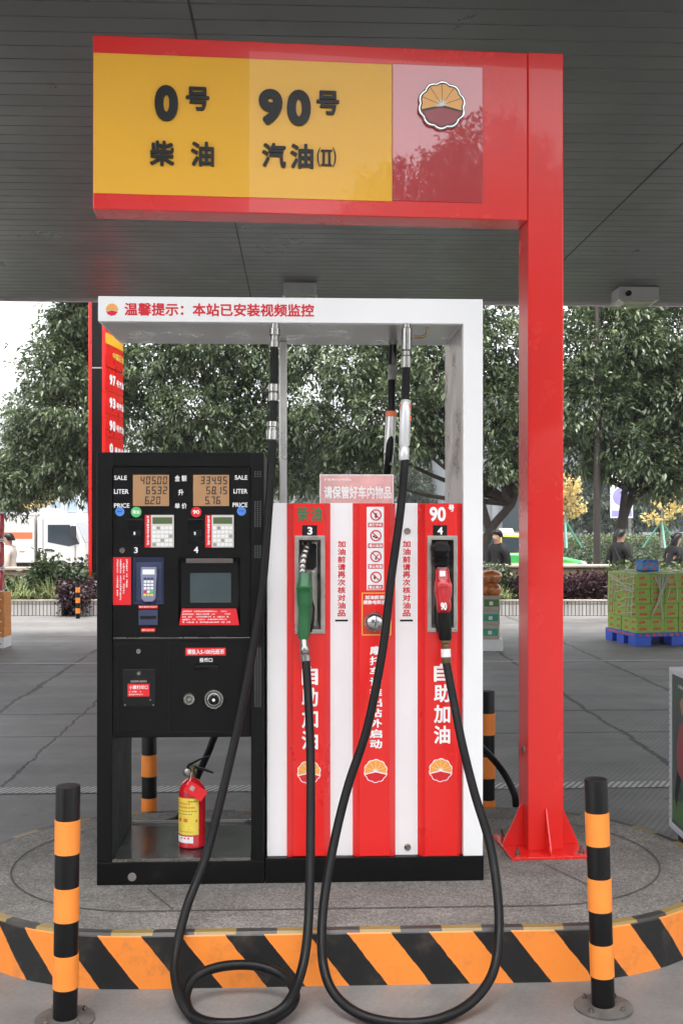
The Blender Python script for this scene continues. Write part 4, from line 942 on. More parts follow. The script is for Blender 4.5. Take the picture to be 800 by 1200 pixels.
for px, py in ((140.7, 599.5), (283, 599)):
    p = PU.p(px, py, W3); mb = MB(); marks(mb, (p[0]-.009, p[0]+.009, p[1]-.006, p[1]+.006), W3-.002, 1, seed=8); obj('print', mb, M['navy'], fas)
for q in ((149.3, 608.5, 167.5, 637), (220, 608.5, 238, 637)):
    b = P3(*q); mb = MB(); mb.box(b[0], b[1], W3-.004, W3-.0001, b[2], b[3]); ck = obj('card_reader', mb, M['black_gloss'], fas, bevel=.0015)
    cx, cz = b[0]+(b[1]-b[0])*.58, b[2]+(b[3]-b[2])*.42
    mb = MB(); mb.box(cx, cx+.018, W3-.006, W3-.0041, cz-.012, cz+.014); obj('slot', mb, mat('pit_black', (.002, .002, .002), .9), ck)
    mb = MB(); mb.box(cx-.009, cx-.003, W3-.0065, W3-.0041, cz-.006, cz+.006); obj('contact', mb, M['white_print'], ck)
for xa, xm, xb in ((170, 177, 204), (240.6, 248, 274)):
    b = P3(xa, 603.5, xm, 641.5); q = plaque('sticker', b, W3, M['sticker_red'], fas); mb = MB(); bb = (b[0]+(b[1]-b[0])*.2, b[1]-(b[1]-b[0])*.15, b[2]+.004, b[3]-.004)
    marks(mb, bb, W3-.0018, 1, vertical=True, cell=.0105, fill=1, seed=12); obj('print', mb, M['white_print'], q)
    b = P3(xm+.2, 603.5, xb, 641.5); mb = MB(); mb.box(b[0], b[1], W3-.005, W3-.0001, b[2], b[3]); kp = obj('keypad', mb, M['keypad_grey'], fas, bevel=.0012)
    W_, H_ = b[1]-b[0], b[3]-b[2]; mb = MB(); mb.box(b[0]+W_*.07, b[1]-W_*.07, W3-.006, W3-.0051, b[3]-H_*.27, b[3]-H_*.07); obj('display', mb, M['lcd_green'], kp)
    for i in range(5):
        for j in range(5):
            x_ = b[0]+W_*(.07+.178*j); z_ = b[2]+H_*(.045+.128*i); mb = MB(); mb.box(x_, x_+W_*.15, W3-.0066, W3-.0051, z_, z_+H_*.09)
            obj('key', mb, M['sticker_white'] if (i*5+j) % 7 else M['key_dark'], kp)
def lockk(px, py, rad, parent, y):
    p = PU.p(px, py, y); mb = MB(); mb.lathe([(rad, 0), (rad, .004), (rad*.8, .007), (rad*.45, .007), (rad*.3, .004)], (p[0], y, p[1]), (0, -1, 0), 22); return obj('lock', mb, M['steel'], parent, smooth=40)
lockk(143.7, 645.3, .0125, fas, W3)
b = P3(132.6, 653, 153.8, 709); q = plaque('sticker', b, W3, M['sticker_red'], fas); mb = MB(); marks(mb, (b[0]+.012, b[1]-.01, b[2]+.012, b[3]-.008), W3-.0018, 4, vertical=True, cell=.008, seed=21); obj('print', mb, M['white_print'], q)
# hand-held card terminal in its recess
pw = .012; p0 = PU.p(165, 706, pw); p1 = PU.p(184, 664, pw); xc = (p0[0]+p1[0])/2; hw = (p1[0]-p0[0])/2; L_ = p1[1]-p0[1]
pt = thing('card_terminal', 'grey handheld card terminal with coloured keys resting in the black cabinet recess', 'card reader', PU.loc+Matrix.Rotation(R(PYAW), 3, 'Z') @ Vector((xc, .006, p0[1]+.003)), PYAW)
pt.rotation_euler = (R(-4), 0, R(PYAW))
mb = MB(); pts = [(-hw*.55, 0), (hw*.55, 0), (hw*.88, L_*.1), (hw*.92, L_*.5), (hw*1.0, L_*.75), (hw*.95, L_*.97), (-hw*.95, L_*.97), (-hw*1.0, L_*.75), (-hw*.92, L_*.5), (-hw*.88, L_*.1)]
mb.prism(pts, -.006, .010); obj('body', mb, M['pos_grey'], pt, bevel=.003)
mb = MB(); mb.box(-hw*.74, hw*.74, -.0072, -.0061, L_*.76, L_*.90); obj('screen', mb, M['sticker_white'], pt)
for r_ in range(6):
    for c_ in range(3):
        x_ = (-.58+.42*c_)*hw; z_ = L_*(.62-.093*r_); mb = MB(); mb.box(x_, x_+hw*.34, -.0088, -.0061, z_, z_+L_*(.05 if r_ == 0 else .066))
        k_ = 'navy' if r_ == 0 else ('sticker_white' if r_ < 4 or c_ == 1 and r_ < 5 else {0: 'sticker_red', 1: 'label_yellow', 2: 'sticker_green'}[c_] if r_ == 4 else 'label_yellow')
        obj('key', mb, M[k_], pt, bevel=.0008)
b = P3(162.5, 709.2, 185, 713); q = plaque('sticker', b, W3, M['sticker_red'], fas); mb = MB(); marks(mb, (b[0]+.004, b[1]-.004, b[2]+.002, b[3]-.002), W3-.0018, 1, cell=.0085, fill=1, seed=2); obj('print', mb, M['white_print'], q)
b = P3(162.7, 714.5, 185, 732.5); mb = MB(); mb.box(b[0], b[1], W3-.004, W3-.0001, b[2], b[3]); ck = obj('card_reader', mb, M['navy'], fas, bevel=.001); mb = MB(); b = P3(164.5, 721.5, 183.5, 725.5); mb.box(b[0], b[1], W3-.0045, W3-.0041, b[2], b[3]); obj('slot', mb, M['black_print'], ck)
b = P3(165.5, 736, 182, 740.5); q = plaque('sticker', b, W3, M['sticker_red'], fas); mb = MB(); marks(mb, (b[0]+.004, b[1]-.004, b[2]+.003, b[3]-.003), W3-.0018, 1, cell=.008, fill=1, seed=3); obj('print', mb, M['white_print'], q)
# big screen recess
b = P3(222.5, 671.5, 270.5, 706.5); mb = MB(); mb.box(b[0], b[1], .024, .0284, b[2], b[3]); scn = obj('screen', mb, M['dark_screen'], fas)
b = P3(218, 654.5, 273, 660); mb = MB(); mb.box(b[0], b[1], W3+.001, .0225, b[2], b[3]); obj('screen_hood', mb, mat('hood_grey', (.10, .085, .08), .3), fas, bevel=.002)
a_ = PU.p(213.5, 713, W3); b_ = PU.p(277, 713, W3); c_ = PU.p(280.3, 732.5, W3); d_ = PU.p(210, 732.5, W3)
mb = MB(); mb.prism([d_, c_, b_, a_], W3-.003, W3-.0012); q = obj('sticker', mb, M['sticker_red'], fas); mb = MB(); marks(mb, (d_[0]+.014, c_[0]-.014, d_[1]+.006, a_[1]-.006), W3-.0036, 5, cell=.0075, seed=9); obj('print', mb, M['white_print'], q)
# lower door
W4 = .012; WL = .012
P4 = lambda *a: pr(*a, WL)
for b in (P4(138, 754, 190, 858), P4(198, 753, 286.5, 858)):
    mb = MB(); t_ = .0022
    for q in ((b[0], b[1], b[3]-t_, b[3]), (b[0], b[1], b[2], b[2]+t_), (b[0], b[0]+t_, b[2]+t_, b[3]-t_), (b[1]-t_, b[1], b[2]+t_, b[3]-t_)): mb.box(q[0], q[1], WL-.0022, WL-.0001, q[2], q[3])
    obj('door_edge', mb, M['black_gloss'], low)
lockk(162.7, 763, .0115, low, WL)
b = P4(144.5, 784, 182.5, 828); mb = MB(); mb.box(b[0], b[1], WL-.005, WL-.0001, b[2], b[3]); rd = obj('receipt_door', mb, M['black_gloss'], low, bevel=.0015)
lockk(163, 789, .0085, rd, WL-.005)
for px, py in ((147, 826), (180, 826), (176.5, 820)): p = PU.p(px, py, WL); mb = MB(); mb.lathe([(.0035, 0), (.0028, .0015)], (p[0], WL-.005, p[1]), (0, -1, 0), 10); obj('screw', mb, M['steel'], rd)
b = P4(153.5, 797, 172.5, 799.3); mb = MB(); mb.box(b[0], b[1], WL-.008, WL-.0051, b[2], b[3]); obj('slot', mb, M['steel'], rd)
b = P4(150, 801, 175.5, 816); q = plaque('sticker', b, WL-.005, M['sticker_red'], rd); mb = MB(); txt(mb, '小票打印口', (b[0]+.006, b[1]-.006, b[3]-.021, b[3]-.006), WL-.0068, .02); marks(mb, (b[0]+.006, b[1]-.006, b[2]+.003, b[2]+.024), WL-.0068, 2, cell=.006, seed=5); obj('lettering', mb, M['white_print'], q)
b = P4(217.5, 759, 264.5, 768.3); q = plaque('sticker', b, WL, M['sticker_red'], low); mb = MB(); txt(mb, '请投入5-100元纸币', (b[0]+.006, b[1]-.006, b[2]+.005, b[3]-.005), WL-.002, .025); obj('lettering', mb, M['white_print'], q)
mb = MB(); txt(mb, '投币口', P4(234, 770.8, 249, 776), WL-.001, .02); obj('lettering', mb, M['white_print'], low)
b = P4(228.5, 778, 256, 781.5); mb = MB(); mb.prism([(WL-.0001, b[3]), (WL-.012, b[3]-.002), (WL-.010, b[2]), (WL-.0001, b[2]-.012)], b[0], b[1], 'x'); obj('slot_lip', mb, M['black_gloss'], low, bevel=.001)
p = PU.p(222, 819, WL); mb = MB(); mb.lathe([(.025, 0), (.025, .006), (.021, .012), (.012, .013), (.010, .009), (.0085, .012), (.002, .013)], (p[0], WL, p[1]), (0, -1, 0), 32); obj('lock', mb, M['steel'], low, smooth=35)
p = PU.p(251, 819, WL); dl = None; mb = MB(); mb.lathe([(.040, 0), (.040, .008), (.036, .014), (.031, .014), (.030, .010)], (p[0], WL, p[1]), (0, -1, 0), 36); dl = obj('combination_dial', mb, M['steel'], low, smooth=35)
mb = MB(); mb.lathe([(.0295, .010), (.0285, .0125), (.016, .020), (.014, .026), (.002, .027)], (p[0], WL, p[1]), (0, -1, 0), 30); obj('knob', mb, M['black_gloss'], dl, smooth=35)
mb = MB()
for k in range(30):
    a_ = 6.2832*k/30; c, s = math.cos(a_), math.sin(a_); r0, r1 = (.021, .026); e = .0008
    mb.add([(p[0]+r0*c-e*s, WL-.0185, p[1]+r0*s+e*c), (p[0]+r0*c+e*s, WL-.0185, p[1]+r0*s-e*c), (p[0]+r1*c+e*s, WL-.0155, p[1]+r1*s-e*c), (p[0]+r1*c-e*s, WL-.0155, p[1]+r1*s+e*c)], [(0, 1, 2, 3)])
mb.lathe([(.006, .0272), (.006, .0276)], (p[0], WL, p[1]), (0, -1, 0), 12); obj('scale_marks', mb, M['white_print'], dl)
# open bottom bay: glossy tray
mb = MB(); mb.box(cxi+.002, cxj-.002, .004, DEP-.005, zp+.0005, zp+.012); tray = obj('tray', mb, M['tray_metal'], cab, bevel=.002)
mb = MB(); mb.box(cxi+.002, cxj-.002, DEP-.02, DEP-.004, zp+.0125, zp+.022); obj('tray_lip', mb, M['brushed'], tray)
mb = MB(); mb.box(cxi+.002, cxj-.002, -.0015, .0035, zp+.002, zp+.013); lp_ = obj('tray_edge', mb, M['steel'], tray)
p = PU.p(155, 1026); mb = MB(); mb.lathe([(.017, 0), (.015, .003)], (p[0], -.0001, p[1]-.006), (0, -1, 0), 18); obj('cap_screw', mb, mat('worn_grey', (.16, .15, .14), .6), cab)
# ================================================================== OVERHEAD SIGN ON ITS RED POLE
SG = Frame((.794, 4.624, IH), 5.4)
sg = thing('overhead_sign', 'tall red steel pole carrying a yellow and red overhead fuel grade sign', 'sign', SG.loc, 5.4)
pw_ = SG.p(659, 900)[0]-SG.p(617.6, 900)[0]; zT = SG.p(640, 62.5)[1]; xl = SG.p(109, 150)[0]; zB = SG.p(400, 252.5)[1]
mb = MB(); mb.box(0, pw_, -.004, pw_, .012, zT); pole = obj('pole', mb, M['red_paint'], sg, bevel=.004)
mb = MB(); mb.box(xl, -.0005, .0, pw_-.004, zB, zT-.001); beam = obj('beam', mb, M['red_paint'], sg, bevel=.004)
ax, bx = SG.p(584, 1012)[0], SG.p(684.5, 1010, -.1)[0]
mb = MB(); mb.box(-.095, pw_+.095, -.095, pw_+.095, 0, .012); bp_ = obj('base_plate', mb, M['red_paint'], sg, bevel=.002)
for poly, ax_, a, b in (([(0, .0125), (-.085, .0125), (-.085, .03), (-.012, .19), (0, .19)], 'y', pw_/2-.004, pw_/2+.004), ([(pw_, .0125), (pw_+.085, .0125), (pw_+.085, .03), (pw_+.012, .19), (pw_, .19)], 'y', pw_/2-.004, pw_/2+.004),
                        ([(-.0045, .0125), (-.085, .0125), (-.085, .03), (-.012, .19), (-.0045, .19)], 'x', pw_/2-.004, pw_/2+.004), ([(pw_, .0125), (pw_+.085, .0125), (pw_+.085, .03), (pw_+.012, .19), (pw_, .19)], 'x', pw_/2-.004, pw_/2+.004)):
    mb = MB(); mb.prism(poly, a, b, ax_); obj('gusset', mb, M['red_paint'], sg, bevel=.0015)
for x in (-.06, pw_+.06):
    for y in (-.06, pw_+.06):
        mb = MB(); mb.lathe([(.013, 0), (.013, .003)], (x, y, .0121), n=16); mb.lathe([(.0115, .003), (.0115, .014)], (x, y, .0121), n=6); mb.lathe([(.0065, .014), (.0065, .034)], (x, y, .0121), n=10); obj('anchor_bolt', mb, M['steel'], sg)
p = SG.p(608, 883)
mb = MB(); mb.lathe([(.020, 0), (.020, .004), (.014, .005), (.014, .002)], (-.0001, pw_*.45, SG.p(613, 883)[1]), (-1, 0, 0), 20); obj('cable_grommet', mb, M['steel'], pole)
mb = MB(); mb.lathe([(.0138, 0), (.0138, .0026)], (-.0001, pw_*.45, SG.p(613, 883)[1]), (-1, 0, 0), 16); obj('cable_hole', mb, M['black_print'], pole)
def quadpanel(pts, y0, y1, m, name):
    q = [SG.p(*p_) for p_ in pts]; xa = q[0][0]; xb = q[1][0]; zt_ = sum((q[0][1], q[1][1]))/2; zb_ = sum((q[2][1], q[3][1]))/2
    mb = MB(); mb.box(xa, xb, y0, y1, zb_, zt_); return obj(name, mb, m, sg, bevel=.0012), (xa, xb, zb_, zt_)
yp, yr = quadpanel(((110, 62.5), (459, 75.5), (459, 235.5), (110, 227.5)), -.0045, -.0005, M['yellow_gloss'], 'yellow_panel')
rp, rr_ = quadpanel(((459.6, 75.5), (565, 79), (565, 238), (459.6, 235.5)), -.0045, -.0005, M['red_gloss'], 'red_panel')
rr2 = (yr[0], rr_[1], rr_[2], rr_[3])
YS = -.0065
S2 = lambda a, b, c, d: SG.rect(a, b, c, d)
mb = MB()
LB = mat('letter_black', (.004, .004, .004), .3, spec=.35)
def slab(s_, q, wt): mb = MB(); txt(mb, s_, S2(*q), -.0135, wt, ext=.009); obj('lettering', mb, LB, yp)
slab('0', (181.5, 101.5, 209, 142.5), .055); slab('号', (218, 103.5, 245.5, 130), .03); slab('柴', (176, 166.5, 204.5, 195), .03); slab('油', (224, 167.5, 251, 195.5), .03)
slab('9', (303, 106, 331, 147), .055); slab('0', (336, 107, 364, 148), .055); slab('号', (370.5, 108, 397, 135), .03); slab('汽', (307, 169, 335, 197), .03); slab('油', (340, 170, 367, 198), .03)
mb = MB(); txt(mb, '(', S2(371, 174, 375.5, 197), -.0135, .0); txt(mb, ')', S2(389, 174, 393.5, 197), -.0135, .0); txt(mb, 'Ⅱ', S2(377.5, 178, 387, 194), -.0135, .012); b_ = S2(375.8, 176.8, 388.7, 178.2); mb.box(b_[0], b_[1], -.0134, -.005, b_[2], b_[3]); b_ = S2(375.8, 193.6, 388.7, 195); mb.box(b_[0], b_[1], -.0134, -.005, b_[2], b_[3])
obj('lettering', mb, LB, yp)
pc = SG.p(516.5, 125.5); mb = MB()
def scal(r, k=100): return [(pc[0]+r*(.92+.08*abs(math.sin(5*(6.2832*i/k)+.3)))*math.cos(6.2832*i/k), pc[1]+r*(.92+.08*abs(math.sin(5*(6.2832*i/k)+.3)))*math.sin(6.2832*i/k)) for i in range(k)]
mb.prism(scal(.104), -.022, -.0046); em = obj('emblem', mb, mat('emblem_chrome', (.55, .55, .56), .18, 1.0), rp, bevel=.004, segs=3)
mb = MB(); logo(mb, pc[0], pc[1], .0955, -.0224, 0, 1, 2, 3, .0006); obj('emblem_face', mb, [mat('emblem_groove', (.10, .07, .05), .4), mat('emblem_orange', (.95, .50, .16), .3), mat('emblem_red', (.33, .04, .05), .2), M['white_print']], em)

# ================================================================== HOSES AND NOZZLES
def W(u, y, v): return PU.loc+Matrix.Rotation(R(PYAW), 3, 'Z') @ Vector((u, y, v))
RZ = Matrix.Translation(PU.loc) @ Matrix.Rotation(R(PYAW), 4, 'Z')
def hose(label, pts, group='fuel hoses'):
    t = thing('fuel_hose', label, 'hose', (pts[0]), 0, group); t.rotation_euler = (0, 0, 0)
    hr = random.Random(len(pts)); pts = [pts[0]]+[Vector(p_)+Vector((hr.uniform(-.004, .004), hr.uniform(-.003, .003), 0)) for p_ in pts[1:-2]]+pts[-2:]
    o = Vector(pts[0]); mb = MB(); mb.tube([p_-o for p_ in cr(pts, 10)], .0162, 14); obj('hose_tube', mb, M['rubber'], t, smooth=60); return t, o
A_ = at
p1 = [(321.5, 400, 4.262), (320.5, 470, 4.25), (318, 530, 4.225), (313, 610, 4.185), (306, 690, 4.14), (296, 765, 4.09), (279, 850, 4.02), (261, 930, 3.94), (240, 1005, 3.85), (221, 1060, 3.755), (208, 1110, 3.675), (204, 1142, 3.6), (212, 1174, 3.51), (232, 1197, 3.445),
      (265, 1206, 3.40), (305, 1202, 3.42), (338, 1182, 3.485), (346, 1163, 3.56), (330, 1143, 3.63), (300, 1132, 3.66), (262, 1132, 3.655), (230, 1145, 3.61), (217, 1168, 3.545), (226, 1190, 3.46), (255, 1199, 3.40), (300, 1196, 3.405), (333, 1180, 3.44), (351, 1148, 3.53), (360, 1105, 3.62), (364, 1040, 3.74), (365, 960, 3.86), (364, 880, 3.97), (361, 815, 4.08), (358.5, 776, 4.135)]
p1 = [A_(*q) for q in p1]
for q in p1: q.z = max(q.z, .018)
hs1, o1 = hose('black fuel hose with green nozzle coiled once on the ground', p1)
p2 = [(476, 420, 4.278), (475, 475, 4.27), (473, 540, 4.235), (468, 600, 4.18), (459, 680, 4.12), (449, 760, 4.06), (431, 850, 3.99), (409, 920, 3.925), (392, 980, 3.86), (381, 1040, 3.77), (376, 1090, 3.69), (380, 1135, 3.6), (395, 1168, 3.525), (425, 1190, 3.462), (470, 1199, 3.432), (515, 1194, 3.45), (552, 1174, 3.515), (576, 1142, 3.6), (585, 1100, 3.68), (584, 1050, 3.77), (573, 990, 3.87), (556, 930, 3.95), (541, 870, 4.02), (531, 820, 4.09), (523, 778, 4.14)]
p2 = [A_(*q) for q in p2]
for q in p2: q.z = max(q.z, .018)
hs2, o2 = hose('black fuel hose with red nozzle hanging in one long loop to the ground', p2)
def seg_fit(parent, o, name, pa, pb, rads, m, n=18, smooth=35):
    a_, b_ = Vector(pa)-o, Vector(pb)-o; d = b_-a_; mb = MB(); mb.lathe([(r_, d.length*t_) for r_, t_ in rads], a_, d, n); return obj(name, mb, m, parent, smooth=smooth)
# top couplings (follow the hose line)
def ph(pts, py):                                  # point on hose polyline at photo row py (upper stretch)
    C = cr(pts, 10); best = min(C[:80], key=lambda q: abs((HY-(q.z-CAMZ)/q.y*FPX)-py)); return best
tp1 = W(PU.p(322, 377, .05)[0], .05, z0-.004) if False else A_(322.3, 377.5, 4.262)
sw = seg_fit(hs1, o1, 'swivel', A_(322.3, 378.5, 4.262), ph(p1, 408), [(.017, 0), (.017, .22), (.021, .24), (.021, .5), (.016, .54), (.016, .72), (.020, .75), (.020, 1)], M['steel'])
seg_fit(hs1, o1, 'breakaway', ph(p1, 450), ph(p1, 471), [(.017, 0), (.021, .05), (.021, .45), (.016, .5), (.019, .55), (.019, 1)], M['steel'])
seg_fit(hs1, o1, 'breakaway', ph(p1, 492), ph(p1, 514), [(.018, 0), (.022, .05), (.022, .3), (.018, .34), (.018, .42), (.022, .46), (.022, .95), (.018, 1)], M['steel'])
p_top2 = A_(476.5, 379, 4.278)
seg_fit(hs2, o2, 'swivel', p_top2, ph(p2, 432), [(.015, 0), (.015, .1), (.021, .12), (.021, .6), (.016, .63), (.016, .72), (.020, .75), (.020, 1)], M['steel'])
mb = MB(); e0 = A_(484, 395, 4.27)-o2; mb.tube(cr([e0, e0+Vector((.03, 0, .0)), e0+Vector((.052, .01, .012)), e0+Vector((.058, .02, .042))], 5), .0055, 8); obj('vent_pipe', mb, M['brass'], hs2, smooth=60)
bk = seg_fit(hs2, o2, 'breakaway', ph(p2, 471), ph(p2, 538), [(.017, 0), (.020, .02), (.0215, .1), (.0215, .74), (.017, .77), (.020, .8), (.020, .98), (.017, 1)], mat('breakaway_white', (.66, .66, .66), .3, .3))
seg_fit(bk, o2, 'collar', ph(p2, 474), ph(p2, 481), [(.0225, 0), (.0225, 1)], M['orange_collar'])
seg_fit(bk, o2, 'tag', ph(p2, 487)+Vector((.018, -.012, 0)), ph(p2, 491)+Vector((.018, -.012, 0)), [(.005, 0), (.005, 1)], M['orange_collar'])
mb = MB(); mb.lathe([(.015, 0), (.014, .0), (.012, .008)], p2[14]-o2, (1, 0, 0), 12)
# rubber hose tie on the coil
q = p1[14]; mb = MB()
for k in range(3): mb.lathe([(.018, 0), (.022, .002), (.022, .010), (.018, .012)], q-o1+Vector((-.016+k*.014, .0, .002)), (1, -.1, 0), 14)
obj('hose_tie', mb, M['black_print'], hs1, smooth=40)
# nozzles
def nz(parent, o, label_mats, kind):
    m_body, m_grip = label_mats
    L = lambda px, py, wd: (W(*[PU.p(px, py, wd)[0], wd, PU.p(px, py, wd)[1]])-o)
    def sec(rows):                                # rows: px centre, py, halfwidth px, depth centre w, half depth
        out = []
        for px, py, hw_, wd, hd in rows:
            c = L(px, py, wd); out.append((c.x, c.y, c.z, hw_/305, hd, 2.6))
        return out
    if kind == 'green':
        pth = [L(354.5, 676, -.045), L(354.3, 664, -.035), L(356.5, 650, -.012), L(359.5, 640, .02), L(361, 636, .06)]
        C = cr(pth, 9); rad = [.0150 if i % 4 < 3 else .0128 for i in range(len(C))]; rad[-1] = .014
        mb = MB(); mb.tube(C, rad, 14); sp = obj('spout', mb, M['steel'], parent, smooth=30)
        mb = MB(); mb.loft(sec([(355.5, 748.5, 6.0, -.045, .018), (356, 741, 7.4, -.045, .021), (356.5, 725, 7.2, -.047, .021), (356.6, 714, 7.0, -.048, .022), (357, 711.5, 7.8, -.05, .024), (357, 706, 9.2, -.052, .029), (356.8, 697, 9.6, -.053, .031), (356.4, 690.5, 9.9, -.056, .037), (356, 688.5, 10.1, -.058, .040), (356, 686.8, 9.4, -.053, .031), (356.8, 681, 7.2, -.05, .025), (357.2, 674, 6.7, -.047, .022), (357, 671, 6.0, -.046, .019)])); nb = obj('nozzle_body', mb, m_body, parent, smooth=32)
        mb = MB(); mb.tube([L(364.5, 700, -.02), L(367.5, 712, -.012), L(367, 728, -.012), L(364, 741, -.02)], .0042, 8); obj('lever', mb, M['black_print'], nb, smooth=50)
        mb = MB(); mb.box(*(lambda a, b: (a.x-.008, a.x+.010, a.y-.03, a.y-.028, b.z, a.z))(L(357, 687, -.06), L(357, 690, -.06))) ; obj('ridge', mb, M['sticker_white'], nb) if False else None
        seg_fit(parent, o, 'swivel', L(356, 748, -.045)+o, L(358.3, 776, -.055)+o, [(.014, 0), (.0165, .04), (.0165, .32), (.019, .36), (.019, .62), (.0165, .66), (.0195, .7), (.0195, .95), (.016, 1)], M['steel'])
    else:
        mb = MB(); mb.loft(sec([(516.5, 664.5, 7.5, -.05, .026), (516.5, 661, 9.8, -.05, .034), (516.4, 659, 7.8, -.05, .028), (516.2, 656.5, 10.4, -.048, .036), (516, 654.5, 8.2, -.046, .03), (515.8, 651.5, 10.8, -.044, .038), (515.8, 649.5, 9.0, -.042, .032), (515.6, 645, 11.6, -.04, .042), (515.6, 640, 11.6, -.034, .042), (515.6, 637.5, 9.0, -.02, .036), (515.8, 634.5, 6.5, -.0, .024)])); obj('splash_guard', mb, M['rubber'], parent, smooth=25)
        pth = [L(516, 652, -.03), L(516, 641, -.012), L(516.2, 636, .02), L(516.4, 634, .06)]; mb = MB(); mb.tube(cr(pth, 6), .011, 12); obj('spout', mb, M['steel'], parent, smooth=40)
        mb = MB(); mb.loft(sec([(519.5, 718, 7.0, -.046, .022), (519.5, 714, 8.6, -.052, .030), (519.5, 706, 9.0, -.056, .034), (519.3, 702, 8.4, -.055, .033), (519.1, 697, 10.2, -.055, .032), (519, 690, 10.6, -.055, .033), (518.8, 684, 10.6, -.055, .037), (518.6, 681, 9.2, -.053, .032), (518.3, 676, 8.2, -.05, .028), (518, 668, 8.2, -.047, .025), (517.8, 666, 7, -.046, .022)])); nb = obj('nozzle_body', mb, m_body, parent, smooth=50)
        mb = MB(); mb.loft(sec([(517.5, 666.2, 5.4, -.045, .018), (517.4, 663.5, 5.4, -.045, .018)])); obj('collar', mb, M['white_print'], parent, smooth=50)
        mb = MB(); mb.loft(sec([(521.5, 750, 6.6, -.05, .021), (521.3, 748, 7.8, -.05, .023), (520.8, 732, 7.8, -.05, .023), (520, 718, 7.2, -.048, .021)])); obj('grip', mb, m_grip, parent, smooth=50)
        mb = MB(); mb.tube([L(512.5, 700, -.02), L(509.5, 714, -.010), L(509.8, 728, -.010), L(513, 741, -.02)], .0042, 8); obj('lever', mb, M['black_print'], nb, smooth=50)
        a_, b_ = L(516.2, 715, -.096), L(523.2, 706, -.096); mb = MB(); txt(mb, '90', (a_.x, b_.x, a_.z, b_.z), a_.y+.002, .04); obj('lettering', mb, M['white_print'], nb)
        a_, b_ = L(515, 675.5, -.081), L(521.5, 669, -.081); mb = MB(); mb.box(a_.x, b_.x, a_.y, a_.y+.004, a_.z, b_.z); obj('sticker', mb, M['sticker_white'], nb)
        mb = MB(); a_ = L(512.5, 686, -.09); b_ = L(525.5, 683, -.09); mb.tube(cr([(a_.x, a_.y+.006, a_.z+.012), (a_.x+.004, a_.y, a_.z), ((a_.x+b_.x)/2, a_.y-.003, a_.z-.003), (b_.x-.004, b_.y, a_.z), (b_.x, b_.y+.006, a_.z+.012)], 5), .0022, 6); obj('ridge', mb, M['sticker_red'], nb)
        seg_fit(parent, o, 'swivel', L(521.5, 750, -.05)+o, L(522.6, 778, -.056)+o, [(.020, 0), (.020, .12), (.014, .16), (.014, .3), (.018, .34), (.018, .95), (.016, 1)], M['brass'])
        seg_fit(parent, o, 'swivel_tag', L(521.9, 760.5, -.052)+o, L(522.3, 770, -.055)+o, [(.0195, 0), (.0195, 1)], M['sticker_white'])
nz(hs1, o1, (M['green_plastic'], M['green_plastic']), 'green')
nz(hs2, o2, (M['red_plastic'], M['rubber']), 'red')
# rear hoses (other side of the dispenser)
p3 = [A_(460.5, 403, 4.66), A_(459.5, 440, 4.655), A_(457.5, 500, 4.64), A_(455, 545, 4.645), A_(450, 600, 4.80), A_(449, 700, 4.87), A_(470, 800, 4.9), A_(510, 850, 4.95), A_(545, 862, 5.0), A_(575, 886, 5.05), A_(592, 908, 5.1), A_(602, 930, 5.08), A_(604, 944, 5.1)]
p3[-1].z = max(p3[-1].z, .21)
hs3, o3 = hose('black rear fuel hose hanging behind the dispenser and landing behind the red pole', p3)
seg_fit(hs3, o3, 'swivel', A_(460.7, 385, 4.66), ph(p3, 446), [(.019, 0), (.019, .3), (.014, .32), (.014, .7), (.019, .72), (.019, 1)], mat('old_steel', (.25, .24, .22), .45, .8, var=.3, vscale=20))
bk = seg_fit(hs3, o3, 'breakaway', ph(p3, 484), ph(p3, 544), [(.017, 0), (.0225, .08), (.0225, .78), (.017, .8), (.020, .84), (.020, .98), (.017, 1)], M['brushed'])
seg_fit(bk, o3, 'collar', ph(p3, 484), ph(p3, 491), [(.0235, 0), (.0235, 1)], M['orange_collar'])
p4 = [A_(318, 600, 4.87), A_(310, 700, 4.9), A_(285, 800, 4.93), A_(254, 860, 4.95), A_(244, 880, 4.95), A_(229, 915, 4.93), A_(216, 950, 4.9)]
p4 += [p4[-1]+Vector((-.06, .03, -.055)), p4[-1]+Vector((-.16, .02, -.075))]
for q in p4: q.z = max(q.z, .208)
hs4, o4 = hose('black rear fuel hose slanting down behind the fire extinguisher', p4)

# ================================================================== FIRE EXTINGUISHER
ec = W(PU.p(225, 990, .16)[0], .17, zp+.0128); er = .0545
fe = thing('fire_extinguisher', 'small red fire extinguisher with yellow label standing on the cabinet tray', 'fire extinguisher', ec, 0)
mb = MB(); mb.lathe([(er*.9, 0), (er, .004), (er, .018), (er*.985, .02), (er*.985, .215), (er*.93, .235), (er*.75, .255), (er*.45, .268), (er*.3, .272), (er*.3, .284)], n=36); cyl = obj('cylinder', mb, M['red_plastic'], fe, smooth=35)
def wrap(name, a0, a1, z0_, z1_, m, rad, parent, n=14):
    mb = MB(); vs = []
    for i in range(n+1):
        t = R(a0+(a1-a0)*i/n); vs += [(rad*math.sin(t), -rad*math.cos(t), z0_), (rad*math.sin(t), -rad*math.cos(t), z1_)]
    mb.add(vs, [(2*i, 2*i+2, 2*i+3, 2*i+1) for i in range(n)], 0); return obj(name, mb, m, parent, smooth=60)
lab = wrap('label', -88, 36, .056, .203, M['label_yellow'], er+.0006, cyl)
rg = random.Random(4); mb = MB()
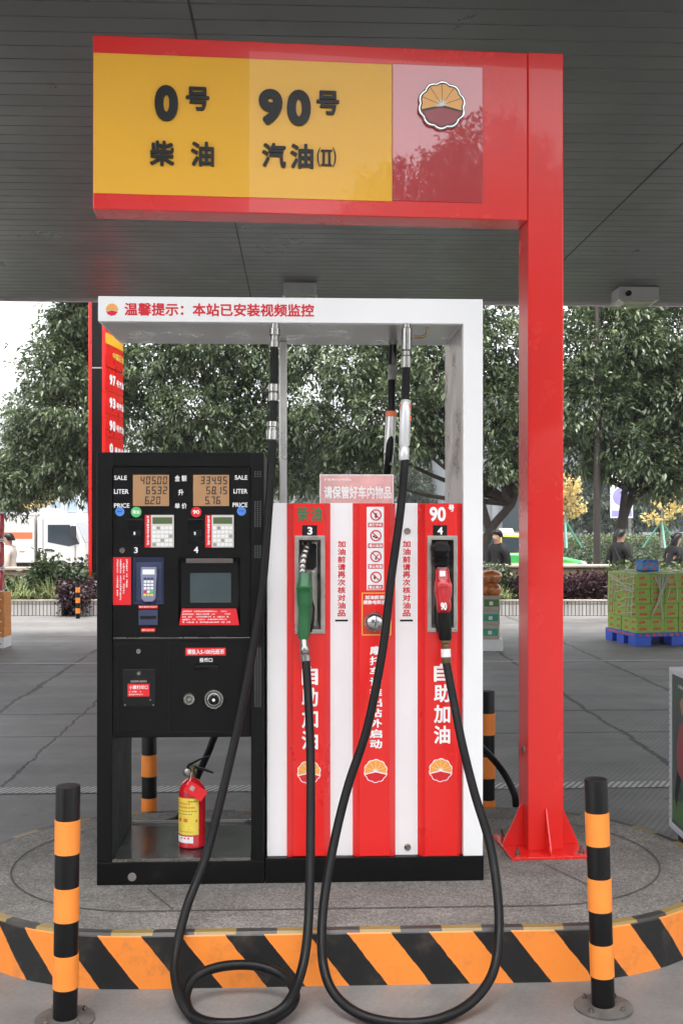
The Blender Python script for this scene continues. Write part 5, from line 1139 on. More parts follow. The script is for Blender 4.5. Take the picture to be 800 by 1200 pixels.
def wmark(mb, a0, a1, z0_, z1_, rad, m=0):
    vs = []; n = 3
    for i in range(n+1):
        t = R(a0+(a1-a0)*i/n); vs += [(rad*math.sin(t), -rad*math.cos(t), z0_), (rad*math.sin(t), -rad*math.cos(t), z1_)]
    mb.add(vs, [(2*i, 2*i+2, 2*i+3, 2*i+1) for i in range(n)], m)
for row, (z_, hgt, mi, lo, hi, step_) in enumerate(((.188, .006, 0, -10, 30, 7), (.178, .006, 1, -70, 0, 9), (.163, .007, 1, -75, 20, 6), (.150, .003, 0, -80, 30, 12), (.138, .003, 0, -80, 10, 10), (.128, .0012, 0, -80, 30, 112), (.108, .014, 1, -60, -10, 30), (.09, .0012, 0, -80, 30, 112), (.077, .003, 0, -85, 33, 120), (.068, .003, 0, -60, 10, 6))):
    a_ = lo
    while a_ < hi:
        wmark(mb, a_, min(hi, a_+step_*.62 if step_ < 100 else hi), z_, z_+hgt, er+.0011, mi); a_ += step_
wmark(mb, 22, 30, .108, .118, er+.0011, 1)
obj('print', mb, [mat('label_ink', (.12, .09, .03), .5), mat('label_ink_red', (.6, .16, .03), .5)], lab, fix=False)
l2 = wrap('sticker', -75, 12, .024, .05, M['sticker_white'], er+.0006, cyl)
mb = MB(); [wmark(mb, -45+16*k, -36+16*k, .040, .046, er+.0011) for k in range(3)]; obj('print', mb, M['red_print'], l2, fix=False)
mb = MB(); mb.lathe([(.017, .278), (.017, .292), (.012, .294), (.012, .315), (.015, .317), (.015, .326)], n=18); vlv = obj('valve', mb, M['brass'], fe, smooth=35)
mb = MB(); mb.lathe([(.0, 0), (.0165, 0), (.0165, .006), (.013, .008), (.0, .008)], (-.018, -.012, .298), (-.3, -1, 0), 20); obj('gauge', mb, M['steel'], vlv, smooth=35)
mb = MB(); mb.prism([(-.02, .309), (.0, .316), (.05, .303), (.085, .292), (.088, .296), (.05, .312), (.0, .327), (-.02, .32)], -.008, .008); obj('handle', mb, M['black_paint'], fe, bevel=.002)
mb = MB(); mb.prism([(-.024, .318), (-.018, .315), (.0, .329), (.04, .350), (.07, .359), (.068, .364), (.03, .353), (-.015, .332)], -.007, .007); obj('lever', mb, M['black_paint'], fe, bevel=.002)
tg = MB(); a_ = R(-33); tl = lambda x, z: (x*math.cos(a_)-z*math.sin(a_), x*math.sin(a_)+z*math.cos(a_))
P = [tl(x, z) for x, z in ((-.042, -.024), (.042, -.024), (.042, .024), (-.042, .024))]
tg.prism([(.022+x, .236+z) for x, z in P], -er-.010, -er-.0085); tgo = obj('inspection_tag', tg, M['sticker_red'], fe)
P = [tl(x, z) for x, z in ((-.026, -.007), (-.008, -.007), (-.008, .012), (-.026, .012))]; mb = MB(); mb.flat([(.022+x, .236+z) for x, z in P], -er-.0108); obj('print', mb, M['key_dark'], tgo)
mb = MB(); mb.tube([(.0, -.013, .30), (-.002, -.045, .275), (-.012, -er-.009, .262)], .0012, 6); obj('tag_string', mb, M['sticker_white'], fe)

# ================================================================== BOLLARDS
def bollard(label, x, y, rad=.038, h=.757, base=True, lean=(0, 0), z=0):
    t = thing('bollard', label, 'bollard', (x, y, z), 0, 'striped safety bollards'); t.rotation_euler = (R(lean[1]), R(lean[0]), 0)
    b_ = h/7
    mb = MB(); mb.lathe([(rad*.985, 0), (rad*.985, h-.004), (rad*.93, h)], n=28); post = obj('post', mb, M['black_paint'], t, smooth=35)
    for k in range(3):
        mb = MB(); z1_ = h-b_*(1+2*k); mb.lathe([(rad*.99, z1_-b_), (rad+.0012, z1_-b_+.0004), (rad+.0012, z1_-.0004), (rad*.99, z1_)], n=28); obj('reflective_band', mb, M['orange_paint'], t, smooth=35)
    if base:
        mb = MB(); mb.lathe([(.095, 0), (.095, .008), (.088, .011), (.042, .013)], n=32); bs = obj('base_flange', mb, mat('rusty_black', (.07, .065, .06), .6, var=.4, vscale=14), t, smooth=35)
        for k in range(4):
            a_ = .8+k*1.571; mb = MB(); mb.lathe([(.009, .0), (.009, .007), (.005, .007), (.005, .014)], (.072*math.cos(a_), .072*math.sin(a_), .0115), n=6); obj('bolt', mb, M['steel'], bs)
    return t
b = at(76.5, 1196, 3.49); bollard('black and orange banded bollard at the near left of the kerb', b.x, b.y, .0395, lean=(.75, 0))
b = at(706.5, 1181, 3.58); bollard('black and orange banded bollard at the near right before the red pole foot', b.x, b.y, .0385, lean=(-1.9, 0))
bollard('black and orange banded bollard seen through the open bay under the cabinet', X(175, 5.46), 5.46, .0385)
bollard('black and orange banded bollard half hidden behind the white frame near the red pole', X(570.5, 5.42), 5.42, .0385)
bollard('small yellow and black bollard by the left planter under the price pillar', X(91.5, 17.8), 17.8, .036, .6, False)

# ================================================================== LIGHT BOX AT THE RIGHT EDGE
lb = thing('poster_box', 'white framed poster box with dark green football poster at the right edge', 'sign', (1.68, 5.55, .0), 0)
H0, H1, LL = .045, .862, 1.15
mb = MB(); mb.box(.004, .11, -LL, 0, H0, H1); obj('case', mb, M['alu'], lb, bevel=.006)
for q in ((-.006, .0035, -LL, 0, H1-.03, H1), (-.006, .0035, -LL, 0, H0, H0+.03), (-.006, .0035, -.035, 0, H0+.0301, H1-.0301), (-.006, .0035, -LL, -LL+.035, H0+.0301, H1-.0301)): mb = MB(); mb.box(*q); obj('frame', mb, M['alu'], lb, bevel=.004)
mb = MB(); mb.box(.0005, .0035, -LL+.0351, -.0351, H0+.031, H1-.031); po = obj('poster', mb, M['poster_green'], lb)
def onp(pts, m, name, dx=0): mb = MB(); mb.add([(-.0004-dx, y, z) for y, z in pts], [tuple(range(len(pts)))]); return obj(name, mb, m, po)
onp([(-1.1, .1), (-.04, .1), (-.04, .19), (-.5, .28), (-1.1, .3)], M['poster_grass'], 'print')
onp([(-.13, .34), (-.11, .46), (-.16, .60), (-.28, .62), (-.33, .45), (-.27, .32)], M['poster_red'], 'print', .0006)
onp([(-.12, .36), (-.08, .22), (-.11, .17), (-.18, .33)], M['cloth_black'], 'print', .0006); onp([(-.2, .64), (-.24, .70), (-.2, .74), (-.16, .70)], M['skin'], 'print', .0006)
mb = MB(); mb.T = Matrix(((0, 1, 0, -.001), (-1, 0, 0, -.14), (0, 0, 1, 0), (0, 0, 0, 1))); marks(mb, (.0, .20, .765, .80), 0, 1, cell=.03, fill=1, seed=4); obj('print', mb, M['white_print'], po, fix=False)
for k in range(22): 
    mb = MB(); mb.lathe([(.0035, 0), (.0035, .001)], (-.006, -.017, .10+k*.031), (-1, 0, 0), 8); obj('rivet', mb, M['black_print'], lb)
for y in (-.1, -LL+.1): mb = MB(); mb.box(.02, .09, y-.03, y+.03, 0, H0+.003); obj('foot', mb, M['black_print'], lb)

# ================================================================== RED PRICE PILLAR AT THE PLANTER
PP = Vector((X(104, 19.0), 19.0, .0))
pp = thing('price_pillar', 'tall red and black fuel price pillar with curved panels behind the cabinet', 'sign', PP, 0)
PW, PD, PH = .285, 1.12, 6.4
mb = MB(); mb.box(.055, PW-.05, .02, PD, .2, PH); obj('core', mb, M['black_paint'], pp)
mb = MB(); mb.box(0, .0549, 0, PD, .56, PH); obj('trim', mb, M['red_panel'], pp, bevel=.008)
mb = MB(); mb.box(PW-.0499, PW, 0, PD, .56, PH); fr = obj('trim', mb, M['red_panel'], pp, bevel=.008)
mb = MB(); mb.box(.06, PW-.055, .012, .0199, 4.28, 4.3); obj('joint', mb, M['key_dark'], pp)
zz = lambda py: CAMZ-(py-HY)/FPX*19.0
def ppanel(pa, pb, m, name='price_panel'):
    z1_, z0_ = zz(pa), zz(pb); n = 10; poly = [(PW+.001, .04)]
    for i in range(n+1): t = i/n; poly.append((PW+.004+.10*math.sin(math.pi*(.03+.94*t)*.5)**1.0, .04+(PD-.08)*t))
    poly.append((PW+.001, PD-.04)); mb = MB(); mb.prism(poly, z0_, z1_, 'z'); return obj(name, mb, m, pp, bevel=.01, smooth=30), z0_, z1_
ppanel(389, 401.5, M['yellow_gloss'], 'cap_panel'); hd, a_, b_ = ppanel(402.5, 428, M['red_panel'], 'header_panel')
def ptext(parent, s_, t0, t1, za, zb, m, wt=.03):
    mb = MB(); k0 = t0; n = len(s_)
    for i, ch in enumerate(s_):                     # letters follow the curved face
        ta, tb = t0+(t1-t0)*i/n, t0+(t1-t0)*(i+.88)/n
        f_ = lambda t: Vector((PW+.007+.10*math.sin(math.pi*(.03+.94*t)*.5), .04+(PD-.08)*t, 0))
        A, B = f_(ta), f_(tb); d = (B-A); L_ = d.length; d.normalize(); nr = Vector((d.y, -d.x, 0))
        mb.T = Matrix(((d.x, -nr.x, 0, A.x), (d.y, -nr.y, 0, A.y), (0, 0, 1, 0), (0, 0, 0, 1)))
        txt(mb, ch, (0, L_, za, zb), -.012, wt)
    obj('lettering', mb, m, parent, fix=False)
ptext(hd, '中国石油', .30, .98, zz(417), zz(409), M['label_yellow'])
for k, s_ in enumerate(('97', '93', '90', '0')):
    q, za, zb = ppanel(430+27.2*k, 456.5+27.2*k, M['red_panel']); h_ = zb-za
    ptext(q, s_, .14, .46 if k < 3 else .34, za+h_*.28, za+h_*.75, M['white_print'], .06); ptext(q, '号汽油' if k < 3 else '号柴油', .5 if k < 3 else .4, .98, za+h_*.28, za+h_*.6, M['white_print'], .04)
for k in range(4, 7): ppanel(430+27.2*k, 456.5+27.2*k, M['red_panel'])

# ================================================================== GOODS
def carton(name, label, loc, dims, m, rz=0, group=None, deco=None, cat='box', seed=0):
    wd, dp, h = dims; t = thing(name, label, cat, loc, rz, group)
    mb = MB(); mb.box(-wd/2, wd/2, -dp/2, dp/2, 0, h); bd = obj('box_body', mb, M[m], t, bevel=.004)
    if deco: deco(bd, wd, dp, h)
    return t
def deco_green(bd, w_, d, h):
    mb = MB(); rg = random.Random(11)
    for k in range(2):
        z0_ = h*(.16+.46*k)
        for i in range(3 if k else 4): x = -w_*.30+i*w_*.145+rg.uniform(-.002, .002); mb.box(x, x+w_*.11, -d/2-.0012, -d/2-.0002, z0_+rg.uniform(0, .006), z0_+h*.2)
        for i in range(3): y = -d*.3+i*d*.145; mb.box(-w_/2-.0012, -w_/2-.0002, y, y+d*.11, z0_+rg.uniform(0, .006), z0_+h*.2)
    obj('print', mb, M['carton_red'], bd)
    mb = MB(); mb.box(-w_*.5, w_*.5, -d/2-.0009, -d/2-.0001, h*.46, h*.475); mb.box(-w_*.5, w_*.5, -d/2-.0009, -d/2-.0001, h*.94, h*.96); obj('tape', mb, M['pallet_blue'] if False else M['poster_grass'], bd)
GY, GR = 13.9, 13.0
gf = Vector((X(745, GY), GY, 0)); grot = Matrix.Rotation(R(GR), 3, 'Z')
def gl(x, y, z): return gf+grot @ Vector((x, y, z))
PALW, PALD = 1.2, .80
pal = thing('pallet', 'blue pallet with red print under the green cartons at right', 'pallet', gl(PALW/2, PALD/2, 0), GR)
mb = MB(); mb.box(-PALW/2-.02, PALW/2+.02, -PALD/2-.02, PALD/2+.02, .11, .165); deck = obj('deck', mb, M['pallet_blue'], pal, bevel=.006)
for x in (-PALW/2+.09, 0, PALW/2-.09):
    for y in (-PALD/2+.08, 0, PALD/2-.08): mb = MB(); mb.box(x-.11, x+.11, y-.1, y+.1, 0, .1099); obj('block', mb, M['pallet_blue'], pal, bevel=.004)
mb = MB()
for i in range(14): x = -PALW/2+.04+i*.085; mb.box(x, x+.05 if i % 4 else x+.02, -PALD/2-.0214, -PALD/2-.0202, .122, .152)
for i in range(9): y = -PALD/2+.04+i*.085; mb.box(-PALW/2-.0214, -PALW/2-.0202, y, y+.05, .122, .152)
obj('print', mb, M['carton_red'], deck)
CW, CDp, CH = .20, .20, .19; proto = None; rows_ = ['bottom layer', 'second layer', 'third layer', 'top layer']
for k in range(4):
    for j in range(4):
        for i in range(6):
            if not (i == 0 or j == 0 or k == 3): continue
            if j > 0 and i > 3: continue
            lab = f'green carton with red print in the {rows_[k]} of the netted pallet stack'
            loc = gl(CW*(i+.5)+random.uniform(-.004, .004), CDp*(j+.5)+random.uniform(-.008, .004), .1655+CH*k); rz = GR+random.uniform(-1.2, 1.2)
            if proto is None: proto = carton('carton', lab, loc, (CW-.004, CDp-.004, CH-.002), 'carton_green', rz, 'green cartons stacked on the blue pallet', deco_green)
            else:
                o = copy_tree(proto); o.location = loc; o.rotation_euler.z = R(rz); o['label'] = lab
top = .1655+CH*4
nt_ = thing('cargo_net', 'pale rope net hanging over the green carton stack', 'net', gl(0, 0, top), GR); mb = MB(); rg = random.Random(2)
def netp(u, v):                                      # u along left side depth, v down; drapes over top and side
    return Vector((-.022-.012*math.sin(5*u+3*v), u, 0-v))
def sag(P): return [p_+Vector((rg.uniform(-.006, .006), rg.uniform(-.012, .012), rg.uniform(-.014, .014))) for p_ in P]
for k in range(9):
    u = .02+k*.085; ln_ = .36+.2*math.sin(k*.9+1)
    mb.tube(sag([Vector((.02, u, .012))]+[netp(u+.05*v_, ln_*v_) for v_ in np.linspace(.02, 1, 7)]), .0055, 5)
for k in range(8):
    v = .03+k*.062; mb.tube(sag([netp(.0+.76*t_, v+.05*math.sin(3*t_+k)) for t_ in np.linspace(0, 1-.07*k, 8)]), .0055, 5)
obj('side_mesh', mb, M['net'], nt_); mb = MB()
for k in range(7): x = .05+k*.17; mb.tube(sag([Vector((x, .01+.12*t_*6, .012)) for t_ in np.linspace(0, 1, 6)]), .0055, 5)
for k in range(5): mb.tube(sag([Vector((.02+1.1*t_, .02+k*.16, .012)) for t_ in np.linspace(0, 1, 9)]), .0055, 5)
obj('top_mesh', mb, M['net'], nt_); mb = MB()
for k in range(9):                                   # gathered hanging ends on the front
    x0_ = .24+.03*k; x1_ = .30-.02*k if k < 6 else .36
    mb.tube(sag([Vector((x0_, -.018, -.02)), Vector((.33, -.026, -.22-.01*k)), Vector((x1_, -.022, -.40-.03*k))]), .0055, 5)
for k in range(5): mb.tube(sag([Vector((.42+.12*k, -.016, .01)), Vector((.47+.1*k, -.022, -.18-.05*(k % 2))), Vector((.44+.13*k, -.02, -.34))]), .0055, 5)
obj('front_mesh', mb, M['net'], nt_)
t = thing('wrapped_pack', 'blue shrink wrapped pack on top of the green cartons', 'pack', gl(.22, .12, top+.0202), GR+4)
mb = MB(); mb.box(-.12, .14, -.08, .1, 0, .16); bd = obj('pack_body', mb, M['blue_wrap'], t, bevel=.03, segs=3)
mb = MB(); [mb.lathe([(.02, 0), (.02, .001)], (-.09+.07*k, -.0805, .04+.07*(k % 2)), (0, -1, 0), 10) for k in range(4)]; obj('print', mb, M['carton_red'], bd)
# goods half hidden behind the white frame
SX = X(573, 13.4)
def deco_band(c):
    def f_(bd, w_, d, h): mb = MB(); mb.box(-w_*.4, w_*.42, -d/2-.0012, -d/2-.0002, h*.25, h*.75); mb.box(-w_*.1, w_*.1, -d/2-.0016, -d/2-.0013, h*.35, h*.6, 1); obj('print', mb, [M[c], M['sticker_white']], bd)
    return f_
zc = 0
for k, (lab, wd, h, m, dc) in enumerate((('white carton with red spots at the foot of the half hidden goods stack', .33, .145, 'sticker_white', deco_band('sticker_white')), ('pale carton with teal print second from the bottom of the half hidden goods stack', .235, .18, 'carton_tan', deco_band('carton_teal')), ('pale carton with teal print in the middle of the half hidden goods stack', .23, .18, 'carton_tan', deco_band('carton_teal')), ('pale carton with green print just under the orange bags of the half hidden goods stack', .225, .18, 'carton_tan', deco_band('poster_grass')))):
    carton('goods_carton', lab, (X(583, 13.5)-wd/2+(.05 if k == 0 else 0), 13.5, zc), (wd, .3, h-.002), m, 2*k-3, 'half hidden goods stack', dc); zc += h
for k in range(2):
    lab = ['bag of orange fruit lying on the half hidden goods stack, lower bag', 'bag of orange fruit topmost on the half hidden goods stack'][k]
    t = thing('fruit_bag', lab, 'bag', (X(574, 13.5), 13.5, zc+.16*k), 20*k, 'fruit bags on the half hidden goods stack')
    mb = MB(); mb.loft([(0, 0, 0, .10, .09, 2.6), (0, 0, .02, .125, .11, 2.6), (0, 0, .05, .13, .115, 3), (0, 0, .09, .132, .12, 3), (0, 0, .12, .118, .1, 2.6), (0, 0, .145, .09, .08), (0, 0, .158, .04, .04)], 22); mb.v = [(x+random.uniform(-.009, .009), y+random.uniform(-.009, .009), z+random.uniform(-.006, .006)*(z > .01)) for x, y, z in mb.v]; obj('bag_body', mb, mat('fruit_film', (.55, .17, .04), .15, var=.6, vscale=16, coat=.8, bump=.6, bscale=22), t, smooth=50)
    mb = MB(); mb.loft([(0, 0, .156, .02, .02), (0, 0, .17, .05, .015), (0, 0, .175, .05, .01)]); obj('knot', mb, M['net'], t)
# far left edge: carton pile and red tins
zc = 0
for k in range(5):
    t = carton('drink_carton', ['white and blue carton at the bottom of the left edge stack', 'orange and white carton second from the bottom at the left edge', 'orange and white carton in the middle of the left edge stack', 'orange and white carton fourth from the bottom at the left edge', 'orange and white carton on top of the left edge stack'][k], (X(9.5, 13.8)-.2, 13.8, zc), (.40, .3, .138), 'sticker_white' if k == 0 else 'carton_orange', 1.5*(k % 3)-1.5, 'carton stack at the left edge',
               (lambda bd, w_, d, h, c='pallet_blue' if k == 0 else 'sticker_white': (lambda mb: ([mb.box(-w_*.48+i*w_*.105, -w_*.48+i*w_*.105+w_*.06, -d/2-.0012, -d/2-.0002, h*(.15+.1*((i*7) % 3)), h*(.45+.12*((i*5) % 4))) for i in range(9)], obj('print', mb, M[c], bd)))(MB()))); zc += .14
for k, hh in enumerate((.30, .36, .36)):
    t = thing('gift_tin', ['red gift tin with silver rims on the left edge carton stack, lowest', 'red gift tin with silver rims on the left edge carton stack, middle', 'red gift tin with silver rims on the left edge carton stack, topmost'][k], 'tin', (X(4.5, 13.8)-.19, 13.8, zc), 0, 'red gift tins at the left edge')
    mb = MB(); mb.lathe([(.17, .01), (.19, .05), (.195, hh/2), (.19, hh-.05), (.17, hh-.01)], n=28); obj('tin_body', mb, M['red_plastic'], t, smooth=40)
    for z_ in (.0, hh-.022): mb = MB(); mb.lathe([(.185, z_), (.2, z_+.006), (.2, z_+.016), (.185, z_+.0215)], n=28); obj('rim', mb, M['alu'], t, smooth=40)
    mb = MB(); mb.lathe([(.10, 0), (.10, .012)], (.055, -.178, hh/2), (.3, -1, 0), 20); obj('label', mb, M['sticker_white'], t); zc += hh

# ================================================================== TAXI AND TRUCK
def wheel(parent, x, y, z, r_, wd=.2):
    mb = MB(); mb.lathe([(r_*.62, -wd/2), (r_*.92, -wd/2), (r_, -wd/2+.03), (r_, wd/2-.03), (r_*.92, wd/2), (r_*.62, wd/2)], (x, y, z), (0, 1, 0), 28); ty = obj('wheel', mb, M['tyre'], parent, smooth=35)
    mb = MB(); mb.lathe([(r_*.6, -wd/2+.015), (r_*.55, -wd/2+.005), (r_*.2, -wd/2+.02), (r_*.15, -wd/2), (.0, -wd/2)], (x, y, z), (0, 1, 0), 20); obj('rim', mb, M['alu'], ty, smooth=35)
tx = thing('taxi', 'green and yellow taxi passing behind the stone wall and the red pole', 'car', (X(691, 30)-4.45, 30, -.298)); tx.scale = (1, 1, 1.08)
low_ = [(0, .32), (.02, .62), (.12, .82), (.55, .90), (1.0, .93), (2.9, .93), (3.6, .86), (4.2, .74), (4.42, .60), (4.45, .35), (4.3, .22), (3.9, .2), (.5, .2), (.1, .24)]
mb = MB(); mb.prism(low_, 0, 1.7); bd = obj('body', mb, M['taxi_green'], tx, bevel=.07, segs=3, smooth=40)
mb = MB(); T0 = [(.75, .9), (1.35, 1.38), (1.7, 1.44), (2.6, 1.42), (2.85, 1.34), (3.35, .9)]
mb.add([(x, .06+(z-.9)*.28, z) for x, z in T0]+[(x, 1.64-(z-.9)*.28, z) for x, z in T0], [tuple(range(6))[::-1], tuple(range(6, 12))]+[(i, (i+1) % 6, 6+(i+1) % 6, 6+i) for i in range(6)]); cb = obj('cabin', mb, M['taxi_yellow'], tx, bevel=.04, segs=2)
for pts in ([(1.02, .95), (1.48, 1.33), (1.95, 1.35), (1.95, .95)], [(2.03, .95), (2.03, 1.35), (2.62, 1.33), (3.05, .95)]):
    mb = MB(); mb.add([(x, .05+(z-.9)*.28-.006, z) for x, z in pts], [(0, 1, 2, 3)]); obj('window', mb, M['car_glass'], cb)
mb = MB(); mb.add([(2.93, .25, 1.29), (2.93, 1.45, 1.29), (3.34, 1.58, .93), (3.34, .12, .93)], [(0, 1, 2, 3)]); obj('windscreen', mb, M['car_glass'], cb)
mb = MB(); mb.box(.3, 4.1, -.004, .02, .60, .68); obj('stripe', mb, M['taxi_yellow'], bd)
mb = MB(); mb.loft([(4.27, .12, .60, .12, .1), (4.25, .12, .68, .12, .1), (4.18, .12, .73, .08, .08)]); obj('headlight', mb, M['alu'], tx, smooth=50)
mb = MB(); mb.prism([(2.05, 1.43), (2.45, 1.43), (2.4, 1.56), (2.1, 1.56)], .6, 1.1); obj('roof_sign', mb, M['sticker_white'], tx, bevel=.02)
for x in (.85, 3.55):
    for y in (.09, 1.61): wheel(tx, x, y, .31, .31)
    mb = MB(); mb.lathe([(.36, 0), (.36, .006)], (x, -.001, .33), (0, -1, 0), 24); obj('wheel_arch', mb, M['tyre'], bd)
for x in (1.99,): mb = MB(); mb.box(x, x+.012, -.003, .03, .3, .9); obj('door_gap', mb, M['tyre'], bd)
tk = thing('box_truck', 'white box truck with orange stripe driving behind the left planter', 'truck', (X(100, 33)-5.1, 33, -.298))
mb = MB(); mb.box(0, 3.55, 0, 1.9, .62, 2.16); bx_ = obj('cargo_box', mb, M['truck_white'], tk, bevel=.02)
mb = MB(); mb.box(.02, 1.9, -.006, -.0005, 1.35, 1.55); mb.box(2.32, 3.5, -.006, -.0005, 1.35, 1.55); obj('stripe', mb, M['truck_orange'], bx_)
mb = MB(); mb.box(1.95, 2.0, -.02, -.0005, .64, 2.14); mb.box(2.2, 2.25, -.02, -.0005, .64, 2.14); mb.box(0, 3.55, -.025, -.0005, 2.08, 2.15); obj('rib', mb, M['alu'], bx_)
mb = MB(); [mb.box(2.45+.33*i, 2.6+.33*i, -.006, -.0005, .95, .98) for i in range(3)]; obj('lettering_marks', mb, M['truck_orange'], bx_)
mb = MB(); mb.box(.1, 4.4, .2, 1.7, .42, .6); obj('chassis', mb, M['tyre'], tk)
mb = MB(); mb.prism([(3.62, .35), (3.62, 2.0), (3.75, 2.08), (4.55, 2.08), (4.68, 2.0), (5.05, 1.2), (5.1, .9), (5.1, .35)], .05, 1.8); cbn = obj('cab', mb, M['truck_white'], tk, bevel=.05, segs=3)
mb = MB(); mb.prism([(3.6, 2.06), (4.3, 2.06), (4.0, 2.28), (3.65, 2.3)], .3, 1.55); obj('wind_deflector', mb, M['truck_white'], tk, bevel=.04)
mb = MB(); mb.flat([(3.95, 1.25), (3.95, 1.78), (4.62, 1.78), (4.92, 1.2), (4.6, 1.12)], .043); obj('window', mb, M['car_glass'], cbn)
mb = MB(); mb.add([(4.70, .2, 1.95), (4.70, 1.65, 1.95), (5.055, 1.65, 1.24), (5.055, .2, 1.24)], [(0, 1, 2, 3)]); obj('windscreen', mb, M['car_glass'], cbn)
mb = MB(); mb.box(3.80, 3.815, .04, .0499, .5, 1.95); mb.box(4.78, 4.795, .04, .0499, .5, 1.15); mb.box(3.66, 5.08, .035, .0499, .36, .48); obj('door_gap', mb, M['tyre'], cbn)
mb = MB(); mb.box(4.85, 5.06, .03, .0499, .62, .78); obj('headlight', mb, M['alu'], cbn)
mb = MB(); mb.box(3.85, 4.1, .03, .0499, .98, 1.04); obj('handle', mb, M['tyre'], cbn)
mb = MB(); mb.box(4.7, 4.85, -.16, -.04, 1.35, 1.75); obj('mirror', mb, M['tyre'], cbn, bevel=.02)
for x in (.95, 4.35):
    for y in (.14, 1.7): wheel(tk, x, y, .36, .36)

# ================================================================== PEOPLE
def skin_mesh(name, nodes, edges, m, parent, sub=2, root=0):
    me = bpy.data.meshes.new(name); me.from_pydata([n[:3] for n in nodes], edges, [])
    o = bpy.data.objects.new(name, me); COL.objects.link(o); o.parent = parent
    o.modifiers.new('skin', 'SKIN').use_smooth_shade = True
    sv = me.skin_vertices[0] if me.skin_vertices else None
    if sv is None:
        bm = bmesh.new(); bm.from_mesh(me); bm.verts.layers.skin.verify(); bm.to_mesh(me); bm.free(); sv = me.skin_vertices[0]
    for i, n in enumerate(nodes): sv.data[i].radius = (n[3], n[4] if len(n) > 4 else n[3]); sv.data[i].use_root = (i == root)
    s = o.modifiers.new('sub', 'SUBSURF'); s.levels = sub; s.render_levels = sub
    me.materials.append(m); return o
def person(label, loc, facing, h, coat, legs, stride=.16, swing=.14, bend=0.0, hairlen=0, bag=False, arms='walk'):
    """facing: degrees, 0 looks along +x; local x forward, y left"""
    t = thing('person', label, 'person', loc, facing); k = h/1.72
    lean = bend
    def S(x, y, z): return ((x+lean*max(0, z-.95))*k, y*k, z*k)
    J = dict(pel=(0, 0, .95), wst=(0, 0, 1.10), chs=(0, 0, 1.30), nck=(0, 0, 1.45), hd0=(.02, 0, 1.53), hd1=(.025, 0, 1.60), hd2=(.01, 0, 1.68), nose=(.12, 0, 1.575),
             hl=(0, .09, .90), hr=(0, -.09, .90), kl=(stride*.7, .09, .50), kr=(-stride*.4, -.09, .50), al=(stride*1.0, .09, .09), ar=(-stride*1.4, -.09, .12), tl=(stride+.17, .10, .03), tr=(-stride*1.4+.17, -.10, .05),
             sl=(0, .18, 1.40), sr=(0, -.18, 1.40), el=(-swing*.6, .23, 1.13), er=(swing*.5, -.23, 1.13), wl=(-swing*.3, .24, .88), wr=(swing*1.4, -.22, .90), fl=(-swing*.2+.02, .24, .78), fr=(swing*1.6, -.21, .81))
    if arms == 'fold': J.update(el=(.05, .22, 1.13), er=(.05, -.22, 1.13), wl=(.25, .10, 1.14), wr=(.25, -.08, 1.12), fl=(.30, .02, 1.16), fr=(.30, 0, 1.14))
    names = list(J); idx = {n: i for i, n in enumerate(names)}
    rad = dict(pel=.12, wst=.11, chs=.13, nck=.052, hd0=.068, hd1=.085, hd2=.07, nose=.014, hl=.085, hr=.085, kl=.055, kr=.055, al=.038, ar=.038, tl=.035, tr=.035, sl=.055, sr=.055, el=.032, er=.032, wl=.027, wr=.027, fl=.024, fr=.024)
    ed = [('pel', 'wst'), ('wst', 'chs'), ('chs', 'nck'), ('nck', 'hd0'), ('hd0', 'hd1'), ('hd1', 'hd2'), ('hd1', 'nose'), ('pel', 'hl'), ('pel', 'hr'), ('hl', 'kl'), ('kl', 'al'), ('al', 'tl'), ('hr', 'kr'), ('kr', 'ar'), ('ar', 'tr'), ('chs', 'sl'), ('chs', 'sr'), ('sl', 'el'), ('el', 'wl'), ('wl', 'fl'), ('sr', 'er'), ('er', 'wr'), ('wr', 'fr')]
    skin_mesh('body', [(*S(*J[n]), rad[n]*k) for n in names], [(idx[a], idx[b]) for a, b in ed], M['skin'], t)
    def sub(name, use, grow, m, edges, extra=()):
        ids = {n: i for i, n in enumerate(use)}
        nodes = [(*S(*J[n]), (rad[n]+grow.get(n, .018))*k) for n in use]
        return skin_mesh(name, nodes, [(ids[a], ids[b]) for a, b in edges], M[m], t)
    J['hem'] = (0, 0, .86); rad['hem'] = .13; J['col'] = (0, 0, 1.44); rad['col'] = .06
    jk = sub('jacket', ['wst', 'chs', 'col', 'pel', 'hem', 'sl', 'sr', 'el', 'er', 'wl', 'wr'], {'wst': .04, 'chs': .055, 'pel': .05, 'hem': .03, 'sl': .046, 'sr': .046, 'el': .036, 'er': .036, 'wl': .02, 'wr': .02, 'col': .03}, coat, [('wst', 'chs'), ('chs', 'col'), ('wst', 'pel'), ('pel', 'hem'), ('chs', 'sl'), ('chs', 'sr'), ('sl', 'el'), ('el', 'wl'), ('sr', 'er'), ('er', 'wr')])
    sub('trousers', ['pel', 'hl', 'hr', 'kl', 'kr', 'al', 'ar'], {'pel': .012, 'al': .028, 'ar': .028}, legs, [('pel', 'hl'), ('pel', 'hr'), ('hl', 'kl'), ('hr', 'kr'), ('kl', 'al'), ('kr', 'ar')])
    sub('shoe', ['al', 'tl'], {'al': .014, 'tl': .014}, 'cloth_black', [('al', 'tl')]); sub('shoe', ['ar', 'tr'], {'ar': .014, 'tr': .014}, 'cloth_black', [('ar', 'tr')])
    mb = MB(); n = 16; secs = []
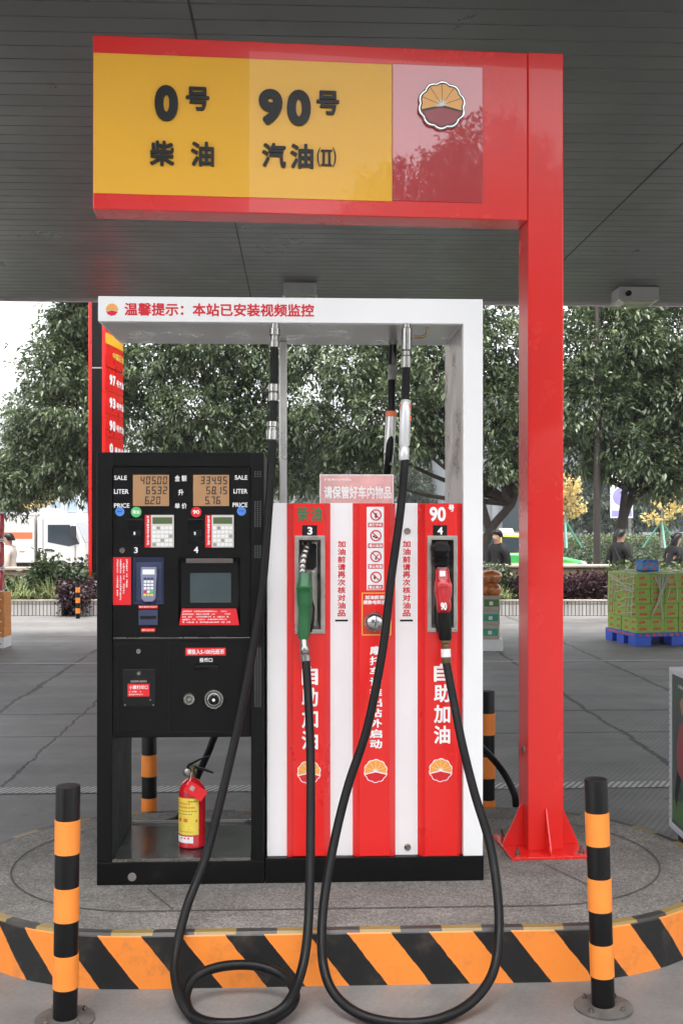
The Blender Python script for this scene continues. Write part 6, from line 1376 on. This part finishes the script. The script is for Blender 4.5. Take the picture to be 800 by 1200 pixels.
    for dz, rr_, xo in ((.115, .03, .008), (.102, .07, .010), (.078, .096, .010), (.045, .105, .002), (.01, .094, -.028), (-.04, .084, -.046), (-.08-hairlen, .08, -.045), (-.105-hairlen*2, .05, -.05)):
        if dz < -.06 and not hairlen: continue
        c = Vector(S(.012+xo, 0, 1.63+dz)); secs.append((c.x, c.y, c.z, rr_*k, rr_*k*.98))
    mb.loft(secs[::-1], n); obj('hair', mb, M['hair'], t, smooth=70)
    if hairlen:
        c = Vector(S(-.10, 0, 1.66)); mb = MB(); mb.lathe([(.05*math.sin(math.pi*j/8)*k, -.05*math.cos(math.pi*j/8)*k) for j in range(9)], c, (-1, 0, .3), 14); obj('hair_bun', mb, M['hair'], t, smooth=70)
    if bag:
        b0 = Vector(S(-.10, -.22, .92)); mb = MB(); mb.loft([(b0.x, b0.y, b0.z-.14, .13, .05, 3), (b0.x, b0.y, b0.z, .15, .065, 3), (b0.x, b0.y, b0.z+.12, .12, .04, 3)]); bg_ = thing('shoulder_bag', 'black shoulder bag hanging at the side of the walker right of the street pole', 'bag', loc, facing); obj('bag_body', mb, M['cloth_black'], bg_, smooth=50)
        s0 = Vector(S(0, .12, 1.47)); mb = MB(); mb.tube(cr([b0+Vector((.06, 0, .1)), Vector(S(.12, -.16, 1.2)), Vector(S(.10, -.02, 1.42)), s0, Vector(S(-.12, 0, 1.35)), Vector(S(-.16, -.18, 1.15)), b0+Vector((-.08, 0, .1))], 5), .012, 6); obj('strap', mb, M['cloth_dark'], bg_, smooth=60)
    return t
person('person in a black jacket facing left before the green taxi by the white frame', (X(583, 21.2), 21.2, -.27), 218, 1.68, 'cloth_black', 'cloth_dark', .10, .08)
person('person in a black coat with a shoulder bag walking right beside the street pole', (X(725, 21.0), 21.0, -.27), 28, 1.70, 'cloth_black', 'cloth_dark', .18, .12, .04, 0, bag=True)
person('person with tied hair in a dark coat bending forward at the right behind the cartons', (X(785, 21.4), 21.4, -.27), 22, 1.62, 'cloth_dark', 'cloth_black', .2, .1, .22, .05, arms='fold')
person('person in a pale jacket standing behind the planter at the far left', (X(11.5, 20.8), 20.8, -.27), 175, 1.62, 'cloth_white', 'cloth_dark', .05, .05)
